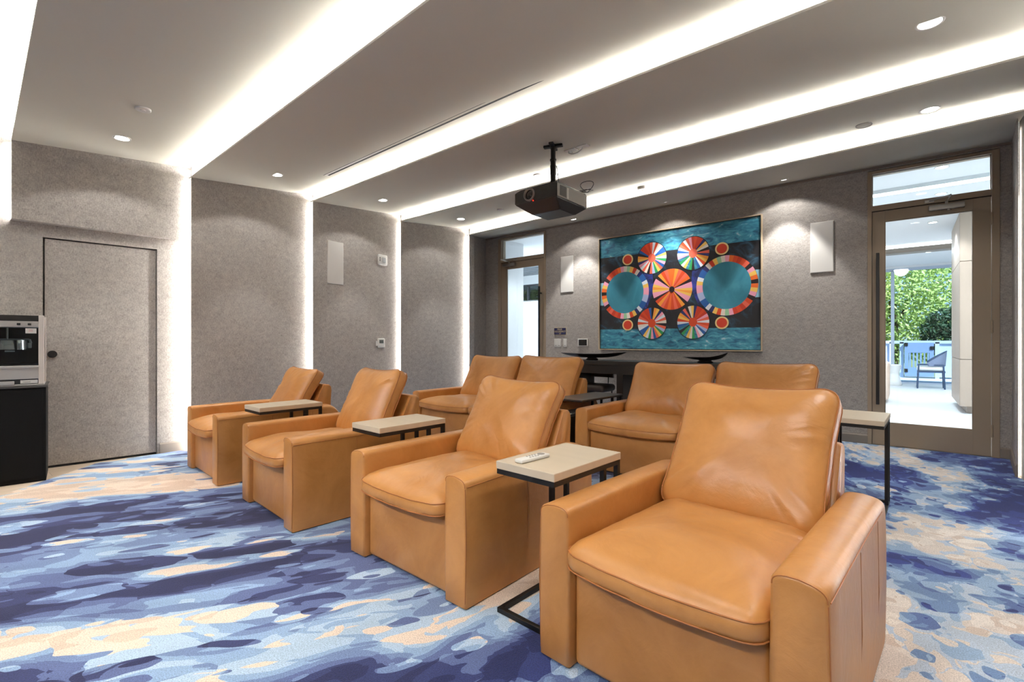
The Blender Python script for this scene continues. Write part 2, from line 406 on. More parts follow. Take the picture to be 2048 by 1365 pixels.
TONE = [tuple(map(float, s.split(','))) for s in '''-5.11,0.48,.85 -5.55,0.80,.68 -5.63,1.16,.65 -4.71,1.13,.85 -4.94,0.86,.8 -4.59,0.38,.2 -4.57,0.58,.3 -4.64,0.87,.3 -4.34,1.04,.2 -4.21,1.23,.15 -4.31,1.14,.55 -3.97,0.29,.2 -4.19,0.49,.35 -4.11,0.66,.25 -4.02,0.91,.3 -3.84,1.06,.75 -3.65,1.15,.2 -3.58,1.28,.2 -3.49,1.40,.3 -3.78,0.78,.7 -3.66,0.64,.6 -3.79,0.44,.4 -3.68,0.29,.45 -3.39,0.81,.65 -3.20,1.01,.7 -3.20,1.20,.65 -3.05,1.37,.6 -2.75,1.38,.2 -2.88,1.10,.25 -2.80,1.53,.65 -2.87,0.95,.65 -2.93,0.77,.65 -3.37,0.54,.55 -3.39,0.32,.4 -3.12,0.36,.25 -3.12,0.45,.35 -2.96,0.61,.25 -2.78,0.73,.2 -2.73,0.86,.25 -2.59,1.04,.3 -2.50,1.26,.5 -2.47,1.44,.2 -2.24,1.33,.3 -3.05,0.27,.3 -2.85,0.41,.4 -2.66,0.55,.4 -2.56,0.71,.6 -2.48,0.82,.65 -2.36,0.95,.4 -2.21,1.11,.35 -2.16,1.21,.3 -2.85,0.22,.85 -2.78,0.32,.85 -2.65,0.43,.8 -2.50,0.51,.5 -2.38,0.61,.55 -2.26,0.71,.4 -2.17,0.83,.3 -2.11,0.93,.3 -2.01,1.01,.4 -1.84,1.10,.75 -2.62,0.21,.85 -2.54,0.29,.85 -2.37,0.41,.8 -2.32,0.49,.85 -2.25,0.59,.6 -2.11,0.66,.6 -2.02,0.78,.6 -1.98,0.85,.75 -1.90,0.96,.85 -2.46,0.19,.3 -2.38,0.28,.3 -2.30,0.33,.5 -2.20,0.41,.8 -2.15,0.52,.85 -2.04,0.61,.85 -1.97,0.70,.7 -1.83,0.82,.85 -1.68,0.94,.75 -1.65,0.86,.3 -1.60,0.97,.2 -1.81,0.73,.6 -2.03,1.31,.2 -2.04,1.43,.3 -1.81,1.38,.6 -1.65,1.40,.75 -1.48,1.39,.85 -1.49,1.26,.85 -1.54,1.18,.75 -1.35,1.41,.2 -1.45,1.67,.8 -1.48,1.82,.85 -1.30,1.50,.8 -1.28,1.31,.2 -1.12,1.44,.2 -1.28,1.20,.3 -1.06,1.36,.25 -1.81,1.12,.8 -0.48,6.47,.6 -0.33,5.51,.15 -0.12,5.80,.1 -0.24,5.95,.75 -0.09,6.63,.8 0.07,6.08,.85 0.24,5.99,.75 0.29,5.61,.8 0.23,6.60,.4 0.57,7.18,.2 0.70,6.60,.15 0.48,6.95,.3 -0.19,4.76,.5 -0.04,4.81,.5 0.15,5.04,.45 0.25,4.82,.65 0.48,5.57,.55 0.63,5.88,.4 0.65,5.38,.1 0.52,4.90,.1 0.59,4.64,.1 0.39,4.60,.15 0.29,4.17,.75 0.02,4.06,.75 0.17,4.07,.8 0.09,3.76,.82 0.32,3.95,.5 0.46,3.93,.45 -0.03,3.71,.8 -0.03,3.30,.45 0.03,3.24,.5 0.12,3.38,.4 0.23,3.58,.7 0.32,3.58,.8 0.42,3.59,.7 -0.02,2.85,.8 0.07,2.87,.6 0.16,3.05,.45 0.25,3.07,.75 0.34,3.20,.65 -0.04,2.58,.8 0.03,2.59,.65 0.13,2.72,.4 0.20,2.73,.75 0.30,2.86,.8 -0.02,2.38,.75 0.07,2.42,.85 0.16,2.53,.65 0.24,2.52,.75 0.32,2.67,.65 -0.02,2.24,.7 0.07,2.29,.75 0.19,2.39,.6 -0.09,2.15,.75'''.split()]
def flow(x, y):
    """carpet pattern space: long strokes on the left, rounder patches towards the glazed door"""
    a = rad(66 - 4*math.tanh((x+2.5)))
    t = .5+.5*math.tanh((x+.9)*2.2)
    s = x*cos(a)+y*sin(a); r = -x*sin(a)+y*cos(a)
    r += .10*sin(s*1.7+1)
    return s*(.42*(1-t)+.95*t), r, t
import numpy as np
TF = np.array([flow(p[0], p[1])[:2] for p in TONE]); TT = np.array([p[2] for p in TONE])
def tone(x, y):
    fs, fr, t = flow(x, y)
    d2 = (TF[:,0]-fs)**2 + (TF[:,1]-fr)**2
    w = 1/(d2*d2*60 + .0012 + d2*.02)
    far = min(1, max(0, (d2.min()-.15)*3))
    return float((w*TT).sum()/w.sum())*(1-far) + .5*far
bm = NB(); NX, NY = 132, 176
x0, x1, y0, y1 = -6.45, .90, -2.6, YB-.018
la = bm.verts.layers.float.new('tone'); lf_ = bm.verts.layers.float_vector.new('flow')
def edge_l(x, y):      # the carpet stops on a slant in front of the sliding door; elsewhere it follows the walls
    lim = -6.45 if y > 2.2 else (-6.16 if y > 1.05 else (-6.16+(1.05-y)*1.05 if y > .2 else -5.27))
    return max(x, lim)
def wall_lim(y, side):
    if side == 0:
        if y <= 1.80: return clx(y)+.016
        for k in (4, 3, 2, 1):
            if y >= E[k][1]-.02: return E[k][0]+(FAR[k][0]-E[k][0])*(y-E[k][1])/(FAR[k][1]-E[k][1])+.016
    for k in range(5, -1, -1):
        if y >= RE[k][1]-.03: return RE[k][0]+(RF[k][0]-RE[k][0])*max(0, y-RE[k][1])/(RF[k][1]-RE[k][1])-(.016 if k == 5 else .004)
    return .9
V = {}
for j in range(NY+1):
    y = y0+(y1-y0)*j/NY
    for i in range(NX+1):
        x = x0+(x1-x0)*i/NX
        x = edge_l(x, y) if x < -5 else x
        x = min(max(x, wall_lim(y, 0)), wall_lim(y, 1))
        v = bm.verts.new((x, y, .009)); V[i, j] = v
        vis = y > -.2
        v[la] = tone(x, y) if vis else .5
        fs, fr, t = flow(x, y); v[lf_] = (fs, fr, t)
for j in range(NY):
    for i in range(NX): bm.faces.new((V[i,j], V[i+1,j], V[i+1,j+1], V[i,j+1]))
M_carpet = mat('carpet', (120,140,170), .95, spec=.1)
N, L, b = nodes(M_carpet)
at_ = N.new('ShaderNodeAttribute'); at_.attribute_name = 'tone'
af = N.new('ShaderNodeAttribute'); af.attribute_name = 'flow'
sx = N.new('ShaderNodeSeparateXYZ'); L.new(af.outputs['Vector'], sx.inputs[0])
cb = N.new('ShaderNodeCombineXYZ'); L.new(sx.outputs[0], cb.inputs[0]); L.new(sx.outputs[1], cb.inputs[1])
def noise(scale, det, dist, off):
    ad = N.new('ShaderNodeVectorMath'); ad.operation = 'ADD'; ad.inputs[1].default_value = off; L.new(cb.outputs[0], ad.inputs[0])
    n = N.new('ShaderNodeTexNoise'); n.inputs['Scale'].default_value = scale; n.inputs['Detail'].default_value = det; n.inputs['Distortion'].default_value = dist; n.inputs['Roughness'].default_value = .5
    L.new(ad.outputs[0], n.inputs['Vector']); return n.outputs['Fac']
n3 = noise(3.0, 2, .8, (9,1,2))
wn = N.new('ShaderNodeTexNoise'); wn.inputs['Scale'].default_value = 5.5; wn.inputs['Detail'].default_value = 2.5; L.new(cb.outputs[0], wn.inputs['Vector'])
ws = N.new('ShaderNodeVectorMath'); ws.operation = 'MULTIPLY_ADD'; ws.inputs[1].default_value = (.30, .24, 0); L.new(wn.outputs['Color'], ws.inputs[0]); L.new(cb.outputs[0], ws.inputs[2])
def cells(scale, off, amp):
    """areas of flat colour: every cell of a warped, stretched cell pattern gets its own shade"""
    ad = N.new('ShaderNodeVectorMath'); ad.operation = 'ADD'; ad.inputs[1].default_value = off; L.new(ws.outputs[0], ad.inputs[0])
    vr = N.new('ShaderNodeTexVoronoi'); vr.voronoi_dimensions = '2D'; vr.inputs['Scale'].default_value = scale; L.new(ad.outputs[0], vr.inputs['Vector'])
    sp = N.new('ShaderNodeSeparateColor'); L.new(vr.outputs['Color'], sp.inputs[0])
    return math_node(N, L, 'MULTIPLY', math_node(N, L, 'SUBTRACT', sp.outputs[0], .5), amp)
w2 = N.new('ShaderNodeVectorMath'); w2.operation = 'MULTIPLY_ADD'; w2.inputs[1].default_value = (.12, .10, 0)
wn2 = N.new('ShaderNodeTexNoise'); wn2.inputs['Scale'].default_value = 9; wn2.inputs['Detail'].default_value = 1; L.new(cb.outputs[0], wn2.inputs['Vector'])
L.new(wn2.outputs['Color'], w2.inputs[0]); L.new(cb.outputs[0], w2.inputs[2])
def blobs(scale, off, amp, r0, r1):
    """separate rounded dabs, each lighter or darker than the ground it lies on"""
    ad = N.new('ShaderNodeVectorMath'); ad.operation = 'ADD'; ad.inputs[1].default_value = off; L.new(w2.outputs[0], ad.inputs[0])
    vr = N.new('ShaderNodeTexVoronoi'); vr.voronoi_dimensions = '2D'; vr.inputs['Scale'].default_value = scale; L.new(ad.outputs[0], vr.inputs['Vector'])
    sp = N.new('ShaderNodeSeparateColor'); L.new(vr.outputs['Color'], sp.inputs[0])
    m = math_node(N, L, 'LESS_THAN', vr.outputs['Distance'], math_node(N, L, 'ADD', math_node(N, L, 'MULTIPLY', sp.outputs[1], r1), r0))
    return math_node(N, L, 'MULTIPLY', m, math_node(N, L, 'MULTIPLY', math_node(N, L, 'SUBTRACT', sp.outputs[0], .5), amp))
v = math_node(N, L, 'ADD', cells(4.0, (0,0,0), .26), cells(7.5, (3.3,1.7,0), .20))
v = math_node(N, L, 'ADD', v, blobs(4.4, (1.1,4.2,0), .60, .12, .34))
v = math_node(N, L, 'ADD', v, blobs(7.6, (7.4,2.9,0), .60, .05, .28))
v = math_node(N, L, 'ADD', v, math_node(N, L, 'MULTIPLY', math_node(N, L, 'SUBTRACT', noise(6.0, 1, .3, (5,3,1)), .5), .35))
tc_ = math_node(N, L, 'ADD', math_node(N, L, 'MULTIPLY', math_node(N, L, 'SUBTRACT', at_.outputs['Fac'], .5), .98), .51)
s = math_node(N, L, 'ADD', tc_, v)
def ramp(cols):
    c = N.new('ShaderNodeValToRGB'); c.color_ramp.interpolation = 'CONSTANT'; e = c.color_ramp.elements
    while len(e) > 1: e.remove(e[-1])
    e[0].position = 0; e[0].color = lin(cols[0][1])
    for p, col in cols[1:]:
        q = e.new(p); q.color = lin(col)
    L.new(s, c.inputs['Fac']); return c.outputs['Color']
west = ramp([(0,(36,41,76)), (.22,(48,55,94)), (.33,(88,101,142)), (.44,(112,132,170)), (.54,(140,166,198)), (.64,(172,194,214)), (.73,(226,206,188)), (.9,(214,190,170))])
east = ramp([(0,(30,44,104)), (.22,(42,60,128)), (.33,(84,106,156)), (.43,(108,136,178)), (.54,(146,172,202)), (.65,(182,196,212)), (.75,(214,204,196)), (.88,(226,218,210)), (.98,(206,190,178))])
mx = N.new('ShaderNodeMix'); mx.data_type = 'RGBA'; L.new(sx.outputs[2], mx.inputs[0]); L.new(west, mx.inputs[6]); L.new(east, mx.inputs[7])
# pile: fine speckle and slow shading of the dye
tc = N.new('ShaderNodeTexCoord')
pn = N.new('ShaderNodeTexNoise'); pn.inputs['Scale'].default_value = 210; pn.inputs['Detail'].default_value = 2; L.new(tc.outputs['Object'], pn.inputs['Vector'])
pm = N.new('ShaderNodeMapRange'); pm.inputs['From Min'].default_value = .3; pm.inputs['From Max'].default_value = .7; pm.inputs['To Min'].default_value = .72; pm.inputs['To Max'].default_value = 1.28; L.new(pn.outputs['Fac'], pm.inputs['Value'])
dm = N.new('ShaderNodeMapRange'); dm.inputs['From Min'].default_value = .3; dm.inputs['From Max'].default_value = .7; dm.inputs['To Min'].default_value = .88; dm.inputs['To Max'].default_value = 1.12; L.new(n3, dm.inputs['Value'])
pp = math_node(N, L, 'MULTIPLY', pm.outputs['Result'], dm.outputs['Result'])
hs = N.new('ShaderNodeVectorMath'); hs.operation = 'SCALE'; L.new(mx.outputs[2], hs.inputs[0]); L.new(pp, hs.inputs['Scale'])
L.new(hs.outputs[0], b.inputs['Base Color'])
bp = N.new('ShaderNodeBump'); bp.inputs['Strength'].default_value = .5; bp.inputs['Distance'].default_value = .004; L.new(pn.outputs['Fac'], bp.inputs['Height']); L.new(bp.outputs['Normal'], b.inputs['Normal'])
b.inputs['Sheen Weight'].default_value = .15
carpet = tag(obj('carpet', bm, M_carpet, fix=False), 'abstract carpet in navy, pale blue and cream brush strokes covering the floor', 'carpet')

# ================================================================ seating
M_lea = leather('tan_leather', (193,134,72))
M_pip = mat('leather_piping', (168,104,52), .5)
M_foot = mat('black_plinth', (20,18,17), .6)

def rrect(w, d, r, n):
    """n points evenly spaced along a rounded rectangle, starting mid front, with the arc-length parameter"""
    segs = []; hw, hd = w/2-r, d/2-r
    def pt(s):
        L_ = [(2*hw, 0), (pi/2*r, 1), (2*hd, 2), (pi/2*r, 3), (2*hw, 4), (pi/2*r, 5), (2*hd, 6), (pi/2*r, 7)]
        for l, k in L_:
            if s <= l or k == 7:
                f = s/l if l > 1e-9 else 0
                if k == 0: return (-hw+2*hw*f, -d/2)
                if k == 1: a = -pi/2+f*pi/2; return (hw+r*cos(a), -hd+r*sin(a))
                if k == 2: return (w/2, -hd+2*hd*f)
                if k == 3: a = f*pi/2; return (hw+r*cos(a), hd+r*sin(a))
                if k == 4: return (hw-2*hw*f, d/2)
                if k == 5: a = pi/2+f*pi/2; return (-hw+r*cos(a), hd+r*sin(a))
                if k == 6: return (-w/2, hd-2*hd*f)
                if k == 7: a = pi+f*pi/2; return (-hw+r*cos(a), -hd+r*sin(a))
            s -= l
    tot = 4*hw+4*hd+2*pi*r
    return [pt(tot*i/n) for i in range(n)]

def cushion(w, d, r, t, dome, dome_b, seed=0, gather=.006, crease=.012, sag=.03, M=None, n=112, rings=14, soft=2.6):
    """a boxed cushion: puffed top and bottom panels joined by a boxing strip; returns (bmesh, top seam, bottom seam)"""
    bm = NB(); base = rrect(w, d, r, n)
    def warp(x, y):
        u, v = x/(w/2), y/(d/2)
        return x*(1-sag*(1-v*v)*abs(u)**3), y*(1-sag*(1-u*u)*abs(v)**3)
    out = [warp(*p) for p in base]
    def panel(sgn, dm):
        R = []
        for j in range(rings+1):
            f = 1-j/(rings+.6); f = f**.8 if j else 1
            ring = []
            for i, (x, y) in enumerate(out):
                px, py = x*f, y*f
                z = t/2 + dm*(1-f**soft)**.62
                e = max(0, (f-.55)/.45)
                if j:
                    a = i/n*2*pi
                    g = nz(cos(a)*14+seed*3.1, sin(a)*14+sgn, seed)*nz(cos(a)*3+seed, sin(a)*3, 5.5+seed)
                    z += gather*4*g*e*(1-e*.75)
                    z += crease*(nz(px*3.1+seed, py*3.1+seed*.7, 2+sgn)*.9+abs(nz(px*7+seed, py*5.3, 7+sgn+seed))*-.55)*(1-f**6)
                ring.append(bm.verts.new((px, py, sgn*z)))
            R.append(ring)
        for A, B in zip(R, R[1:]):
            for i in range(n):
                q = (A[i], A[(i+1) % n], B[(i+1) % n], B[i]); bm.faces.new(q if sgn > 0 else q[::-1])
        L_ = R[-1]
        c = bm.verts.new((0, 0, sum(v.co.z for v in L_)/n + sgn*.001))
        for i in range(n):
            q = (L_[i], L_[(i+1) % n], c); bm.faces.new(q if sgn > 0 else q[::-1])
        return R[0]
    top = panel(1, dome); bot = panel(-1, dome_b)
    # boxing strip, slightly bulged and puckered
    prev = bot
    for j in (1, 2, 3):
        ring = []
        for i, (x, y) in enumerate(out):
            k = 1+(.012+.010*nz(i*.22, seed, 3))*sin(pi*j/4)
            ring.append(bm.verts.new((x*k, y*k, -t/2+t*j/4+.004*nz(i*.15, seed, 9)*sin(pi*j/4))))
        for i in range(n): bm.faces.new((prev[i], prev[(i+1) % n], ring[(i+1) % n], ring[i]))
        prev = ring
    for i in range(n): bm.faces.new((prev[i], prev[(i+1) % n], top[(i+1) % n], top[i]))
    seams = []
    for sg in (1, -1):
        seams.append([Vector((x*1.004, y*1.004, sg*t/2)) for x, y in out])
    if M is not None:
        bmesh.ops.transform(bm, matrix=M, verts=bm.verts)
        seams = [[M @ p for p in s] for s in seams]
    return bm, seams[0], seams[1]

def arm_bm(x0, x1, D, H, outer):
    """arm: crowned top, crisp front corner, rounded rear corner. outer: -1 if the outside is at x0, +1 at x1"""
    bm = NB(); w = x1-x0
    def section(y, inset, top):
        pts = []; zt = top-.03
        xa, xb = x0+inset, x1-inset
        zo = zt-.004
        for z in (.006+inset*.5, .12, .24, .36, .46): pts.append((xa - (.004 if 0 < z < .5 else 0)*sin(pi*min(1, z/.55)), y, min(z, zt-.02)))
        m = 12
        for i in range(m+1):
            a = pi-pi*i/m
            cx = (xa+xb)/2; rx = (xb-xa)/2
            ex = math.copysign(abs(cos(a))**.55, cos(a)); ez = abs(sin(a))**.75
            pts.append((cx+rx*ex, y, zt+.03*ez - (.010*max(0, (cx+rx*ex-cx)*outer/rx))))
        for z in (.46, .36, .24, .12, .006+inset*.5): pts.append((xb + .004*sin(pi*min(1, z/.55)), y, min(z, zt-.02)))
        return pts
    secs = [section(.0, .012, H-.010), section(.003, .004, H-.004), section(.012, 0, H)]
    for i in range(1, 10): secs.append(section(.012+(D-.16)*i/9, 0, H+.004*sin(pi*i/9)))
    r = .135
    for i in range(1, 9):
        a = pi/2*i/8
        y = D-r+r*sin(a)-.012; secs.append(section(y, .012*(1-cos(a)), H-r+r*cos(a)))
    loft(bm, secs)
    # seams: front corner down, front top, outer top edge, two vertical side seams
    xo = x1 if outer > 0 else x0; e = .0025*outer
    s = NB(); rr = .0019
    tube(s, [(xo+e*.2-.004*outer, .004, .03), (xo+e+.001*outer, .004, .3), (xo-.003*outer, .004, H-.05)], rr, 6)
    m = 8
    fr = [( (x0+x1)/2+(w/2-.004)*math.copysign(abs(cos(a))**.55, cos(a)), .003, H-.034+.03*abs(sin(a))**.75-.010*max(0, math.copysign(abs(cos(a))**.55, cos(a))*outer)) for a in [pi-pi*i/14 for i in range(15)]]
    tube(s, fr, rr, 6)
    tube(s, [(xo+e*.4, .01+(D-.2)*i/8, H-.042+.004*sin(pi*i/8)) for i in range(9)], rr, 6)
    for f in (.40, .73):
        tube(s, [(xo+e*.3-.003*outer, D*f, .04), (xo+e+.002*outer, D*f, .28), (xo+e*.2, D*f, H-.05)], rr*.8, 6)
    return bm, s

def seat_unit(root, x0, x1, D, seed, pil_top=.95, pil_y=.95, slump=0, tilt=0):
    w = x1-x0; xc = (x0+x1)/2
    # footrest panel, recessed between the arms
    bm = NB(); box(bm, x0+.006, x1-.006,   .028, .12, .014, .372, bev=.022, seg=4)
    for v in bm.verts:
        if v.co.y < .06: v.co.y += -.010*(1-((v.co.x-xc)/(w/2))**2)*sin(pi*(v.co.z-.03)/.34) + .003*nz(v.co.x*6, v.co.z*6, seed)
    obj('footrest_panel', bm, M_lea, root, smooth=50)
    bm = NB(); box(bm, x0+.002, x1-.002, .10, .98, .016, .37); obj('seat_frame', bm, M_lea, root)
    # back frame: leaning slab with a rounded top
    prof = [(.74, .20), (.80, .42), (.868, .564), (.945, .72)]
    a0 = Vector((.962, .748)); 
    prof += [(.958+.012*i/4, .742+.03*sin(pi/2*i/4)) for i in range(1, 5)] + [(1.0, .772), (1.03, .768), (1.048, .75), (1.052, .72), (1.045, .60), (1.04, .40), (1.03, .06), (.80, .06)]
    bm = NB(); k = []
    cyy = sum(p[0] for p in prof)/len(prof); czz = sum(p[1] for p in prof)/len(prof)
    for x, s in ((x0+.004, .95), (x0+.010, .985), (x0+.024, 1), (xc, 1.004), (x1-.024, 1), (x1-.010, .985), (x1-.004, .95)):
        k.append([(x, cyy+(y-cyy)*s, czz+(z-czz)*s) for y, z in prof])
    loft(bm, k); obj('back_frame', bm, M_lea, root, smooth=45)
    # seat cushion
    d = .80
    M = Matrix.Translation((xc, -.034+d/2, .412)) @ Matrix.Rotation(rad(-1.2), 4, 'X')
    bm, s1, s2 = cushion(w-.004, d, .055, .056, .088, .012, seed=seed, gather=.006, crease=.016, sag=.012, M=M, soft=2.4)
    def droop(p):
        k = max(0, 1-(p.y+.034)/.30)**2 * (1-((p.x-xc)/(w/2))**2)
        p.z -= .016*k + .004*k*nz(p.x*9, seed); p.y -= .016*k
    for v in bm.verts: droop(v.co)
    for q in s1+s2: droop(q)
    c = obj('seat_cushion', bm, M_lea, root, smooth=70)
    bm = NB(); tube(bm, s1, .0028, 6, True); tube(bm, s2, .0028, 6, True); obj('piping', bm, M_pip, c, smooth=80)
    # loose back pillow
    y0, z0 = .655, .455
    hgt = sqrt((pil_y-y0)**2+(pil_top-z0)**2); ang = atan2(pil_top-z0, pil_y-y0)
    T = .072
    M = Matrix.Translation((xc, (y0+pil_y)/2+T/2*sin(ang), (z0+pil_top)/2-T/2*cos(ang))) @ Matrix.Rotation(tilt, 4, 'Y') @ Matrix.Rotation(ang, 4, 'X')
    bm, s1, s2 = cushion(w-.012, hgt, .085, T, .086, .040, seed=seed+11, gather=.019, crease=.016, sag=.05, M=None, soft=2.4)
    def sl(p):
        u = p.x/(w/2); v = p.y/(hgt/2)
        p = Vector(p)
        if v > 0:
            p.y -= .022*v*(1-u*u)*(.6+.5*nz(seed, 1.5)) ; p.z -= slump*v*v*u
        return p
    for v in bm.verts: v.co = sl(v.co)
    s1 = [M @ sl(p) for p in s1]; s2 = [M @ sl(p) for p in s2]
    bmesh.ops.transform(bm, matrix=M, verts=bm.verts)
    p = obj('back_pillow', bm, M_lea, root, smooth=70)
    bm = NB(); tube(bm, s1, .0028, 6, True); tube(bm, s2, .0028, 6, True); obj('piping', bm, M_pip, p, smooth=80)

def seat(name, label, cat, x, y, rz, W, seats=1, aw=.135, D=1.09, H=.587, seed=1, group=None, pil=((.95, .95, 0, 0),)):
    root = thing(name, label, cat, (x, y, .009), rz, group)
    for x0, x1, o in ((0, aw, -1), (W-aw, W, 1)):
        bm, s = arm_bm(x0, x1, D, H, o)
        a = obj('arm', bm, M_lea, root, smooth=55); obj('seam', s, M_pip, a, smooth=80)
    bm = NB(); box(bm, .05, W-.05, .07, D-.05, .0, .034); obj('plinth', bm, M_foot, root)
    sw = (W-2*aw)/seats
    for i in range(seats):
        q = pil[i % len(pil)]
        seat_unit(root, aw+i*sw+.001, aw+(i+1)*sw-.001, D, seed+i*5, *q)
    return root
G = 'front row of tan leather armchairs'
seat('leather_armchair', 'tan leather armchair at the far end of the front row, nearest the sliding closet door', 'armchair', -5.3098, 1.5651, -.0687, .938, seed=2, group=G, pil=((.935, .925, .01, 0),))
seat('leather_armchair', 'tan leather armchair second from the sliding closet door, a pale side table on each side', 'armchair', -3.879, 1.501, -.0794, .938, seed=4, group=G, pil=((.985, .905, -.01, 0),))
seat('leather_armchair', 'tan leather armchair with a creased back pillow, just left of the remote control', 'armchair', -2.4419, 1.5203, -.0206, .938, seed=9, group=G, pil=((.965, .955, .015, rad(.8)),))
seat('leather_armchair', 'largest, nearest tan leather armchair, its shiny back pillow in the foreground', 'armchair', -1.0801, 1.4786, -.0807, .938, seed=15, group=G, pil=((1.0, 1.02, 0, 0),))
G = 'back row two-seat sofas'
seat('leather_loveseat', 'tan leather two-seat sofa in the back row, beside the glowing wall strips', 'sofa', -4.885, 3.93, -.045, 2.10, H=.573, seats=2, seed=21, group=G, pil=((1.02, .95, 0, 0), (1.03, .95, .01, 0)))
seat('leather_loveseat', 'tan leather two-seat sofa behind the nearest armchair, below the painting', 'sofa', -2.43, 3.90, -.035, 1.975, H=.573, seats=2, seed=33, group=G, pil=((.985, .95, 0, 0), (1.01, .96, 0, 0)))

# ================================================================ C-shaped side tables
M_top = mat('cream_veneer', (206,190,166), .42, var=.06, vscale=2, vstretch=(1, 14, 1))
def c_table(x, y, rz, label, group='pale top side tables', w=.322, d=.519, h=.668, top=None, slab=.034, fr=.022, base=(0, 0), name='side_table'):
    t = thing(name, label, 'side table', (x, y, .009), rz, group)
    bm = NB(); box(bm, 0, w, 0, d, h-slab, h, bev=.003); obj('table_top', bm, top or M_top, t)
    s = .022; z1 = h-slab
    bm = NB(); e = .003
    for q in ((e, w-e, e, e+s), (e, w-e, d-e-s, d-e), (e, e+s, e+s, d-e-s), (w-e-s, w-e, e+s, d-e-s)): box(bm, q[0], q[1], q[2], q[3], z1-fr, z1)
    obj('top_rail', bm, M_black, t)
    bm = NB(); bx, by = base
    for q in ((bx+e, w-e, by+e, by+e+s), (bx+e, w-e, d-e-s, d-e), (bx+e, bx+e+s, by+e+s, d-e-s), (w-e-s, w-e, by+e+s, d-e-s)): box(bm, q[0], q[1], q[2], q[3], .0, .022, bev=.002)
    obj('base_frame', bm, M_black, t)
    for xx in (bx+e, w-e-s):
        for yy in (d-e-s, d*.76-s):
            bm = NB(); box(bm, xx, xx+s, yy, yy+s, .02, z1-fr+.002); obj('leg', bm, M_black, t)
    return t
c_table(-4.2729, 1.6723, -.0416, 'pale top side table between the two armchairs nearest the sliding door')
c_table(-2.7872, 1.7476, -.0447, 'pale top side table just left of the armchair with the creased pillow')
c_table(-1.397, 1.5872, -.0534, 'pale top side table carrying the white remote control')
c_table(-.432, 4.0, -.04, 'pale top side table behind the nearest armchair, in front of the large glass door')
M_gry = mat('dark_grey_top', (62,60,58), .38)
c_table(-2.84, 4.13, -.05, 'slim dark grey side table between the two back-row sofas', group='dark side table', w=.36, d=.80, h=.613, top=M_gry, slab=.012, fr=.012, base=(.08, .30))
# black cabinet in the gap of the back row
t = thing('storage_cabinet', 'black box cabinet under the dark side table, between the two sofas', 'cabinet', (-2.745, 3.93, .009), -.05)
bm = NB(); box(bm, .03, .215, .05, .42, .0, .47, bev=.012, seg=3); obj('body', bm, M_blk2, t, smooth=40)
bm = NB(); box(bm, .026, .219, .046, .425, .47, .49, bev=.006); obj('lid', bm, M_gry, t, smooth=40)
# remote control
r = thing('remote_control', 'white remote control lying on a pale side table', 'remote control', (-1.28, 1.70, .678), rad(-6))
bm = NB(); box(bm, -.023, .023, -.092, .092, 0, .017, bev=.006, seg=3); obj('body', bm, M_white, r, smooth=50)
M_btn = mat('grey_button', (150,146,140), .5)
bm = NB(); cyl(bm, (0, .055, .0165), (0, .055, .0185), .017, seg=28); obj('dial_pad', bm, M_btn, r)
for i in range(4):
    for j in (-1, 1):
        bm = NB(); cyl(bm, (j*.010, .025-.017*i, .0165), (j*.010, .025-.017*i, .0185), .0052, seg=12); obj('button', bm, M_btn, r)

# ================================================================ console, bowls and stools along the back wall
M_blkw = mat('black_stained_wood', (22,19,18), .4, var=.15, vscale=4, vstretch=(1, 12, 12))
t = thing('console_table', 'long black console table along the back wall under the painting', 'table', (-2.72, 6.36, .009))
bm = NB(); box(bm, -1.15, 1.25, -.26, .26, .862, .925, bev=.004); obj('table_top', bm, M_blkw, t)
bm = NB()
for y in (-.235, .235): box(bm, -1.10, 1.20, y-.012, y+.012, .74, .862)
obj('apron', bm, M_blkw, t)
for x in (-1.09, -.37, .45, 1.19):
    bm = NB(); box(bm, x-.05, x+.05, -.235, .235, 0, .862, bev=.003); obj('leg', bm, M_blkw, t)
def bowl(x, y, z, hl, hw, h, up, rz, label):
    t = thing('wooden_bowl', label, 'bowl', (x, y, z), rz, 'boat-shaped bowls on the console')
    bm = NB(); n = 40; sec = []
    m = 14
    def P(u, v, inner):
        # u along, v across (-1..1)
        wdt = hw*(1-abs(u)**2.2)**.6 if abs(u) < 1 else 0
        rim = h+up[0 if u < 0 else 1]*abs(u)**2.2
        dep = (rim-.035)*(1-abs(u)**2.6)*(1-abs(v)**2.2)
        zz = rim-dep
        if inner: zz = max(zz+.014, rim-(rim-.035)*(1-abs(u)**2.6)*(1-abs(v)**2.2)*.86); zz = min(zz, rim)
        return (hl*u, wdt*v*(.97 if inner else 1), zz)
    us = [-1+2*i/n for i in range(n+1)]; us[0] = -.999; us[-1] = .999
    for inner in (0, 1):
        loft(bm, [[P(u, -1+2*j/m, inner) for j in range(m+1)] for u in us], cap=False, closed=False)
    bmesh.ops.remove_doubles(bm, verts=bm.verts, dist=.0006)
    obj('body', bm, M_blkw, t, smooth=60)
    bm = NB(); lathe(bm, [(.075, 0), (.085, .012), (.06, .03), (.09, .048)], sx=1.2, sy=.7); obj('foot', bm, M_blkw, t, smooth=50)
bowl(-3.63, 6.30, .934, .56, .16, .092, (.012, .035), 0, 'long black boat-shaped bowl at the left end of the console')
bowl(-1.985, 6.30, .934, .275, .13, .075, (.0, .058), 0, 'shorter black boat-shaped bowl with one raised tip, under the painting')
M_stl = mat('brown_leather', (58,47,42), .45, bump=.1, bscale=200)
t = thing('bar_stool', 'dark brown padded stool with low backrest tucked under the console', 'stool', (-3.60, 6.33, .009), 0)
bm = NB(); box(bm, -.25, .25, -.22, .2, .46, .57, bev=.05, seg=4); obj('seat', bm, M_stl, t, smooth=60)
bm = NB()
